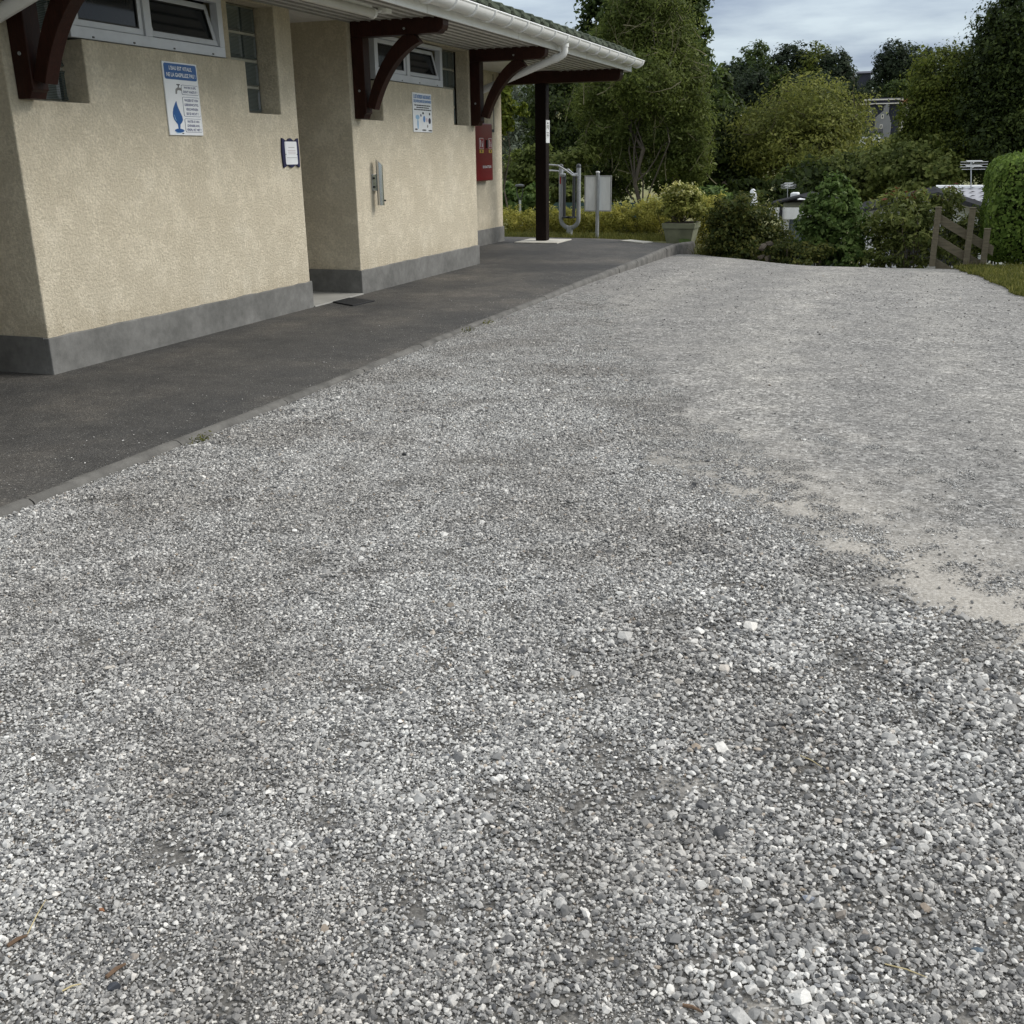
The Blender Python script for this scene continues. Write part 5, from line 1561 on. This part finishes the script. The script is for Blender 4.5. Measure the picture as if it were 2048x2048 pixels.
# bent handle bars reaching out to the left
for z_o, dzr, yo in ((-.02, -.20, -.12), (-.14, -.06, .12)):
    MB().tube([(xl - .38, yf + yo, zt_ + z_o + .04), (xl - .25, yf + yo, zt_ + z_o + .04), (xl - .02, yf + yo, zt_ + z_o + .02), (xl + .12, yf + yo, zt_ - .08), (xc + .08, yf + yo * .7, zt_ - .19), (xr, yf + yo * .3, zt_ - .20)], .017, 8).build('handle_bar', 'aluminium', fm, smooth=True)
for xx, s_ in ((xl, 1), (xr, -1)):
    za_ = zt_ - .19
    MB().tube([(xx, yf - .03, za_), (xx + s_ * .10, yf - .03, za_)], .042, 10).build('pivot', 'machine_grey', fm, smooth=True)
    xp = xx + s_ * .085
    MB().tube([(xp, yf - .03, za_), (xp, yf - .05, zt_ - .6), (xp, yf - .06, g0 + .42)], .034, 10).build('swing_arm', 'machine_dark', fm, smooth=True)
    MB().box(xp - (.02 if s_ > 0 else .16), xp + (.16 if s_ > 0 else .02), yf - .16, yf + .10, g0 + .40, g0 + .43).build('footrest', 'machine_dark', fm, bevel=.008)
MB().box(xl - .014, xl + .014, yf - .048, yf - .0445, zt_ - .36, zt_ - .16).build('red_marking', 'label_red', fm)
# notice board seen from behind
yb = 20.75
p = W(1194, 478, yb); zt_ = W(1194, 346, yb).z
nb_ = empty('notice_board', (p.x, yb, 0), 'white notice board on a single grey post, seen from behind', 'notice board')
MB().tube([(p.x, yb, -.1), (p.x, yb, zt_)], .036, 10).build('post', 'galvanised', nb_, smooth=True)
MB().lathe((p.x, yb, zt_), [(.036, 0), (.040, .004), (.040, .028), (.03, .034)], 10).build('post_cap', 'tent_white', nb_, smooth=True)
x0, x1, z0, z1 = W(1168, 350, yb).x, W(1222, 350, yb).x, W(1194, 423, yb).z, W(1194, 351, yb).z
MB().box(x0 + .015, x1 - .015, yb + .045, yb + .06, z0 + .015, z1 - .015).build('panel', 'board_back', nb_)
fr = MB(); t = .022
fr.box(x0, x1, yb + .038, yb + .068, z0, z0 + t).box(x0, x1, yb + .038, yb + .068, z1 - t, z1).box(x0, x0 + t, yb + .0385, yb + .0675, z0 + t, z1 - t).box(x1 - t, x1, yb + .0385, yb + .0675, z0 + t, z1 - t)
fr.build('frame', 'aluminium', nb_)

# ------------------------------------------------------------------ planter with a cream-tipped shrub
yp = 20.0
pc = W(1362, 470, yp)
pt = empty('planter', (pc.x, yp, -.10), 'square green-grey tapered planter at the kerb end with a cream-tipped shrub', 'planter')
wt_, wb_ = .315, .215
zb_, zr_, zt_ = -.10, .245, .345
def frus(mb, a, za, b_, zb2):
    vs = [(pc.x - a, yp - a, za), (pc.x + a, yp - a, za), (pc.x + a, yp + a, za), (pc.x - a, yp + a, za), (pc.x - b_, yp - b_, zb2), (pc.x + b_, yp - b_, zb2), (pc.x + b_, yp + b_, zb2), (pc.x - b_, yp + b_, zb2)]
    return mb.add(vs, [(0, 3, 2, 1), (4, 5, 6, 7), (0, 1, 5, 4), (1, 2, 6, 5), (2, 3, 7, 6), (3, 0, 4, 7)])
frus(MB(), wb_, zb_, wt_ - .03, zr_).build('pot', 'pot_clay', pt, bevel=.01)
frus(MB(), wt_ - .012, zr_ + .0005, wt_, zt_).build('rim', 'pot_clay', pt, bevel=.008)
MB().box(pc.x - wt_ + .04, pc.x + wt_ - .04, yp - wt_ + .04, yp + wt_ - .04, zt_ + .0005, zt_ + .012).build('soil', 'soil', pt)
# algae patch low on the pot
fa = []
for i in range(14):
    a = 2 * math.pi * i / 14
    fa.append((pc.x + .12 + .10 * math.cos(a) * (1 + .3 * math.sin(3 * a)), .0 + .09 * math.sin(a) * (1 + .25 * math.cos(2 * a))))
mb = MB()
for (xx, zz) in fa:
    t_ = (zz - zb_) / (zr_ - zb_); hw = wb_ + (wt_ - .03 - wb_) * t_
    mb.v.append((xx, yp - hw - .0025, zz))
mb.f.append(tuple(range(14)))
mb.build('algae_patch', 'moss', pt)
P, nn, c = crown_points([lobe(1362, 404, 38, 28, yp), lobe(1342, 420, 26, 22, yp), lobe(1388, 418, 26, 22, yp), lobe(1348, 380, 20, 18, yp), lobe(1380, 388, 22, 16, yp)], 4600, 140, .4, 26, .6)
leaves('foliage', P, nn, .062, 'leaf_pot', pt, 141, .42)
top = P[:, 2] > np.percentile(P[:, 2], 72)
tp_ = P[top][:330] + np.array([0, -.02, .02])
cs_ = leaves('cream_shoots', tp_, nn[top][:330], .062, 'leaf_cream', pt, 142, .42); cs_['kind'] = 'stuff'
sm = MB()
for k in range(9):
    q = c[k % len(c)]
    limb(sm, (pc.x + random.uniform(-.06, .06), yp + random.uniform(-.06, .06), zt_), q, .012, .004, 150 + k, .15, 4, 5)
sm.build('stems', 'bark', pt)

# ------------------------------------------------------------------ hedges and shrubs
def plant(name, label, lobes, n, size, mat, seed, cat='shrub', clump=.3, per=28, shell=.5, aspect=.55, stems=7, sr=.014, extra=None, spread=.7, group=None):
    cxm = np.mean([l[0] for l in lobes]); cym = np.mean([l[1] for l in lobes])
    bz = float(T(cxm, cym))
    o = empty(name, (cxm, cym, bz), label, cat, group)
    P, nn, c = crown_points(lobes, n, seed, clump, per, shell)
    ok = P[:, 2] > T(P[:, 0], P[:, 1]) + .02
    leaves('foliage', P[ok], nn[ok], size, mat, o, seed + 1, aspect, spread)
    st = MB(); r_ = random.Random(seed)
    for k in range(stems):
        q = c[r_.randrange(len(c))]
        bx_ = q[0] * .6 + cxm * .4 + r_.uniform(-.05, .05); by = q[1] * .6 + cym * .4
        limb(st, (bx_, by, float(T(bx_, by)) - .03), q, sr, sr * .35, seed * 3 + k, .12, 4, 5)
    st.build('stems', 'bark', o)
    return o, P, nn
hl = []
for u in range(985, 1330, 24):
    vt = np.interp(u, [985, 1100, 1200, 1300], [415, 414, 411, 398])
    p_t = W(u, vt, 21.9).z
    z_b = -.1; hh = (p_t - z_b) / 2
    hl.append((W(u, 440, 21.9).x, 21.9 + random.uniform(-.08, .08), z_b + hh, .20, .28, hh))
plant('golden_hedge', 'low yellow-green hedge behind the asphalt and the fitness machine', hl, 26000, .055, 'leaf_hedge_gold', 160, 'hedge', .35, 24, .5, .3, 40, .008)
plant('golden_shrub', 'tall golden shrub right of the planter', [lobe(1415, 425, 30, 30, 20.9), lobe(1418, 460, 28, 30, 20.9), lobe(1395, 410, 22, 20, 21.2), lobe(1310, 430, 24, 30, 21.4)], 8000, .058, 'leaf_hedge_gold', 163, 'shrub', .35, 24, .5, .3, 12, .01)
plant('green_shrub', 'fresh green shrub behind the planter and the bronze bush', [lobe(1420, 392, 36, 16, 22.5), lobe(1452, 408, 30, 14, 22.5), lobe(1380, 388, 30, 14, 22.5), lobe(1428, 430, 44, 28, 22.7)], 4800, .085, 'leaf_shrub', 166, 'shrub')
plant('bronze_bush', 'dense dark bush with a bronze top at the end of the gravel', [lobe(1490, 430, 50, 38, 19.4), lobe(1465, 462, 46, 52, 19.3), lobe(1546, 482, 34, 36, 19.5), lobe(1510, 500, 72, 40, 19.4), lobe(1448, 440, 26, 40, 19.3), lobe(1460, 505, 40, 30, 19.2)], 19000, .06, 'leaf_bronze', 169, 'bush', .26, 30, .4)
plant('viburnum', 'upright deep green shrub in front of the white awning', [lobe(1665, 400, 40, 36, 18.9), lobe(1650, 440, 46, 40, 18.9), lobe(1680, 470, 46, 50, 18.9), lobe(1640, 485, 40, 40, 18.8), lobe(1700, 420, 20, 30, 19.0), lobe(1690, 515, 40, 24, 18.6), lobe(1655, 368, 12, 20, 18.9), lobe(1684, 372, 13, 18, 18.9), lobe(1628, 405, 12, 18, 18.9), lobe(1706, 400, 10, 16, 18.9)], 13500, .07, 'leaf_shrub', 172, 'shrub', .28, 30, .45, .6)
o, P, nn = plant('photinia', 'loose glossy shrub with red shoot tips before the white mobile home', [lobe(1784, 424, 38, 32, 18.7), lobe(1800, 440, 54, 44, 18.7), lobe(1765, 470, 30, 34, 18.7), lobe(1820, 490, 48, 46, 18.6), lobe(1850, 420, 30, 36, 18.8), lobe(1895, 415, 26, 36, 18.9), lobe(1905, 460, 34, 40, 18.9), lobe(1935, 480, 30, 50, 18.9), lobe(1880, 505, 40, 36, 18.9), lobe(1742, 518, 34, 20, 18.5)], 9600, .085, 'leaf_photinia', 175, 'shrub', .3, 22, .5, .34, 16)
tops = np.argsort(-P[:, 2])[:900]
pick = tops[rng.choice(900, 46, replace=False)]
rs = leaves('red_shoots', P[pick] + np.array([0, -.02, .03]), nn[pick], .085, 'leaf_red', o, 178, .34); rs['kind'] = 'stuff'
plant('ivy_cover', 'low brownish-green creeper spreading over the edging rocks', [lobe(1585, 494, 34, 14, 18.3), lobe(1625, 503, 34, 16, 18.3), lobe(1560, 504, 16, 14, 18.2), lobe(1600, 518, 40, 10, 18.1)], 4200, .05, 'leaf_bronze', 181, 'plant', .35, 20, .6)

# clipped hedge at the right: leaves over a rounded block
def hedge_block(name, label, x0, x1, y0, y1, z0, z1, n, size, mat, seed):
    r_ = np.random.default_rng(seed)
    o = empty(name, ((x0 + x1) / 2, (y0 + y1) / 2, z0), label, 'hedge')
    c = np.array([(x0 + x1) / 2, (y0 + y1) / 2, (z0 + z1) / 2]); h = np.array([(x1 - x0) / 2, (y1 - y0) / 2, (z1 - z0) / 2])
    d = r_.normal(size=(n, 3)); d /= np.abs(d).max(1, keepdims=True)
    d[:, [0, 1, 2]] += r_.uniform(-1, 1, (n, 3)) * .0
    u_ = r_.uniform(-1, 1, (n, 3)); ax = r_.choice(3, n, p=[.36, .36, .28]); sg = r_.choice([-1, 1], n)
    u_[np.arange(n), ax] = sg
    # superellipsoid rounding
    pw = 7.0
    ln = (np.abs(u_) ** pw).sum(1) ** (1 / pw)
    q = u_ / ln[:, None]
    bulge = 1 + .022 * np.sin(q[:, [0]] * 7 + q[:, [1]] * 5) + .018 * np.sin(q[:, [2]] * 9 + q[:, [1]] * 6)
    P = c + q * h * bulge * (1 - np.abs(r_.normal(0, .035, (n, 1))))
    nn = np.sign(q) * np.abs(q) ** 3 * 1.6
    leaves('foliage', P, nn, size, mat, o, seed + 1, .6, .55)
    st = MB(); rr_ = random.Random(seed)
    for k in range(26):
        bx_ = rr_.uniform(x0 + .1, x1 - .1); by = rr_.uniform(y0 + .05, y1 - .1)
        limb(st, (bx_, by, z0 - .1), (bx_ + rr_.uniform(-.1, .1), by + rr_.uniform(-.1, .1), z0 + .9), .016, .008, seed + k, .1, 4, 5)
    st.build('stems', 'dark_bark', o)
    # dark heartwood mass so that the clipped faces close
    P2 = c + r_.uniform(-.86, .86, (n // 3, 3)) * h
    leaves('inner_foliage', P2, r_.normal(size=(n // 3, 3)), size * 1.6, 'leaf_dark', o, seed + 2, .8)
    return o
hedge_block('clipped_hedge', 'tall clipped bright green hedge at the right edge', 1.20, 3.3, 17.2, 19.4, -.10, 1.50, 26000, .052, 'leaf_box', 190)

# rocks edging the bed: single stones of a rough edging
re = empty('rock_edging', (W(1560, 510, 18.3).x, 18.3, -.6), 'row of rough brown edging rocks below the bronze bush', 'rock edging')
for k, (u, v, s_) in enumerate(((1526, 495, 13), (1538, 487, 12), (1523, 514, 10), (1535, 517, 11), (1552, 503, 9), (1550, 519, 8), (1572, 500, 9), (1622, 515, 9), (1634, 520, 11), (1568, 516, 8), (1590, 514, 8))):
    p = W(u, v, 18.25); r0 = s_ * 18.25 / 2055
    bv, bf = BASE[k % 16]
    rm_ = rotm(random.uniform(-.6, .6), random.uniform(-.6, .6), random.uniform(0, 6))
    vv = (bv * np.array([1, 1, 1.25])) @ rm_.T * r0
    MB().add([(p.x + a, 18.25 + b_, p.z + c_) for a, b_, c_ in vv], [tuple(f) for f in bf]).build('rock', 'rock', re, bevel=.012)

# ------------------------------------------------------------------ wooden stair railing
yr = 17.05
rl = empty('wooden_railing', (W(1866, 533, yr).x, yr, -.15), 'weathered wooden stair railing with sloping rails beside the clipped hedge', 'railing')
xa = W(1871, 470, yr).x; xb = W(1939, 470, yr).x; xc_ = xb + (xb - xa) * .5
ztop = W(1879, 416, yr).z
for xx, zt2, zb2 in ((xa, ztop, -.15), (xb, ztop - .005, -.15), (xc_, ztop - .30, -.5)):
    MB().box(xx - .042, xx + .042, yr - .042, yr + .042, zb2 + .06, zt2).build('post', 'grey_wood', rl, bevel=.006)
    MB().box(xx - .046, xx + .046, yr - .046, yr + .046, zt2 + .0005, zt2 + .016).build('post_cap', 'grey_wood', rl, bevel=.004)
    MB().box(xx - .05, xx + .05, yr - .05, yr + .05, zb2 - .1, zb2 + .0595).build('post_shoe', 'concrete', rl, bevel=.005)
sl_ = (W(1934, 462, yr).z - W(1879, 429, yr).z) / (W(1934, 462, yr).x - W(1879, 429, yr).x)
for v_ in (434, 476, 522):
    z0_ = W(1879, v_, yr).z
    h = .07
    mb = MB()
    x_a, x_b = xa - .02, xc_ + .12
    yk_ = yr - .015
    mb.prism([(x_a, z0_ - h), (x_b, z0_ + sl_ * (x_b - x_a) - h), (x_b, z0_ + sl_ * (x_b - x_a) + h), (x_a, z0_ + h)], 'y', yr + .043, yr + .075)
    mb.build('rail', 'grey_wood', rl, bevel=.004)

# ------------------------------------------------------------------ grass
def blades(name, X, Y, zf, n, h, label, seed, mat='grass'):
    r_ = np.random.default_rng(seed)
    x = X; y = Y; n = len(x)
    z = zf(x, y)
    a = r_.uniform(0, 6.283, n); hh = h * np.exp(r_.normal(0, .35, n)); w = .004 + .003 * r_.uniform(0, 1, n)
    lean_ = r_.normal(0, .45, (n, 2)) * hh[:, None]
    V = np.empty((n, 4, 3))
    dx_, dy_ = np.cos(a) * w, np.sin(a) * w
    V[:, 0] = np.stack([x - dx_, y - dy_, z], 1); V[:, 1] = np.stack([x + dx_, y + dy_, z], 1)
    V[:, 2] = np.stack([x + dx_ * .4 + lean_[:, 0], y + dy_ * .4 + lean_[:, 1], z + hh], 1)
    V[:, 3] = np.stack([x - dx_ * .4 + lean_[:, 0], y - dy_ * .4 + lean_[:, 1], z + hh], 1)
    o = np_mesh(name, V.reshape(-1, 3), np.arange(4 * n).reshape(n, 4), mat)
    return tag(o, label, 'grass', kind='stuff')
# verge ground
us = np.linspace(0, 1, 24); ysv = np.linspace(6, 17.0, 90)
U, Y = np.meshgrid(us, ysv)
X = edge_x(Y) + .06 * wob(Y * 3, Y * 5) + U ** 1.5 * 5.0
V = np.stack([X, Y, G(X * 0 + 0.5, Y) + .012 + .05 * np.clip(U * 3, 0, 1)], -1).reshape(-1, 3)
nx = len(us); i = np.arange(nx - 1)[None, :] + nx * np.arange(len(ysv) - 1)[:, None]
tag(np_mesh('grass_verge', V, np.stack([i, i + 1, i + 1 + nx, i + nx], -1).reshape(-1, 4), 'verge_soil'), kind='structure')
n = 26000
gy = rng.uniform(9, 17.0, n); gx_ = edge_x(gy) + .06 * wob(gy * 3, gy * 5) - .05 + np.abs(rng.exponential(.55, n))
q = gx_ < 4
blades('verge_grass', gx_[q], gy[q], lambda x, y: G(x * 0 + .5, y) + .012 + .05 * np.clip((np.clip(x - edge_x(y), 0, 5) / 5) ** .66 * 3, 0, 1), n, .035, 'short grass on the verge at the right of the gravel', 200)
n = 6000
gy = rng.normal(19.75, .35, n); gx_ = rng.normal(-2.95, .28, n)
q = (gx_ > -3.55) & (gx_ < -2.3) & (gy > 19.0)
blades('kerb_end_grass', gx_[q], gy[q], lambda x, y: T(x, y) + .02, n, .13, 'tuft of grass beside the end of the kerb', 201)
n = 9000
gx_ = rng.uniform(-8.2, -3.6, n); gy = rng.uniform(20.45, 21.6, n)
q = gy > np.interp(gx_, [-7.6, -5.7, -4.4, -3.9], [20.62, 20.47, 19.8, 19.5])
blades('hedge_foot_grass', gx_[q], gy[q], lambda x, y: T(x, y) + .02, n, .07, 'grass strip at the foot of the golden hedge', 202)
# weeds in the kerb joint
for (wx, wy, k, lb) in ((-3.74, 4.86, 0, 'small green weed at the kerb nearest the camera'), (-3.75, 9.0, 1, 'small weed at the kerb beyond the entrance, nearer one'), (-3.74, 9.5, 2, 'small tufted weed at the kerb beyond the entrance, farther one')):
    o = empty('weed', (wx, wy, 0), lb, 'weed')
    r_ = np.random.default_rng(210 + k)
    P = np.stack([wx + r_.normal(0, .022, 90), wy + r_.normal(0, .05, 90), np.abs(r_.normal(.015, .014, 90))], 1)
    leaves('leaf_tuft', P[:55], np.tile([0, 0, 1.], (55, 1)), .022, 'grass', o, 220 + k, .35, .9)
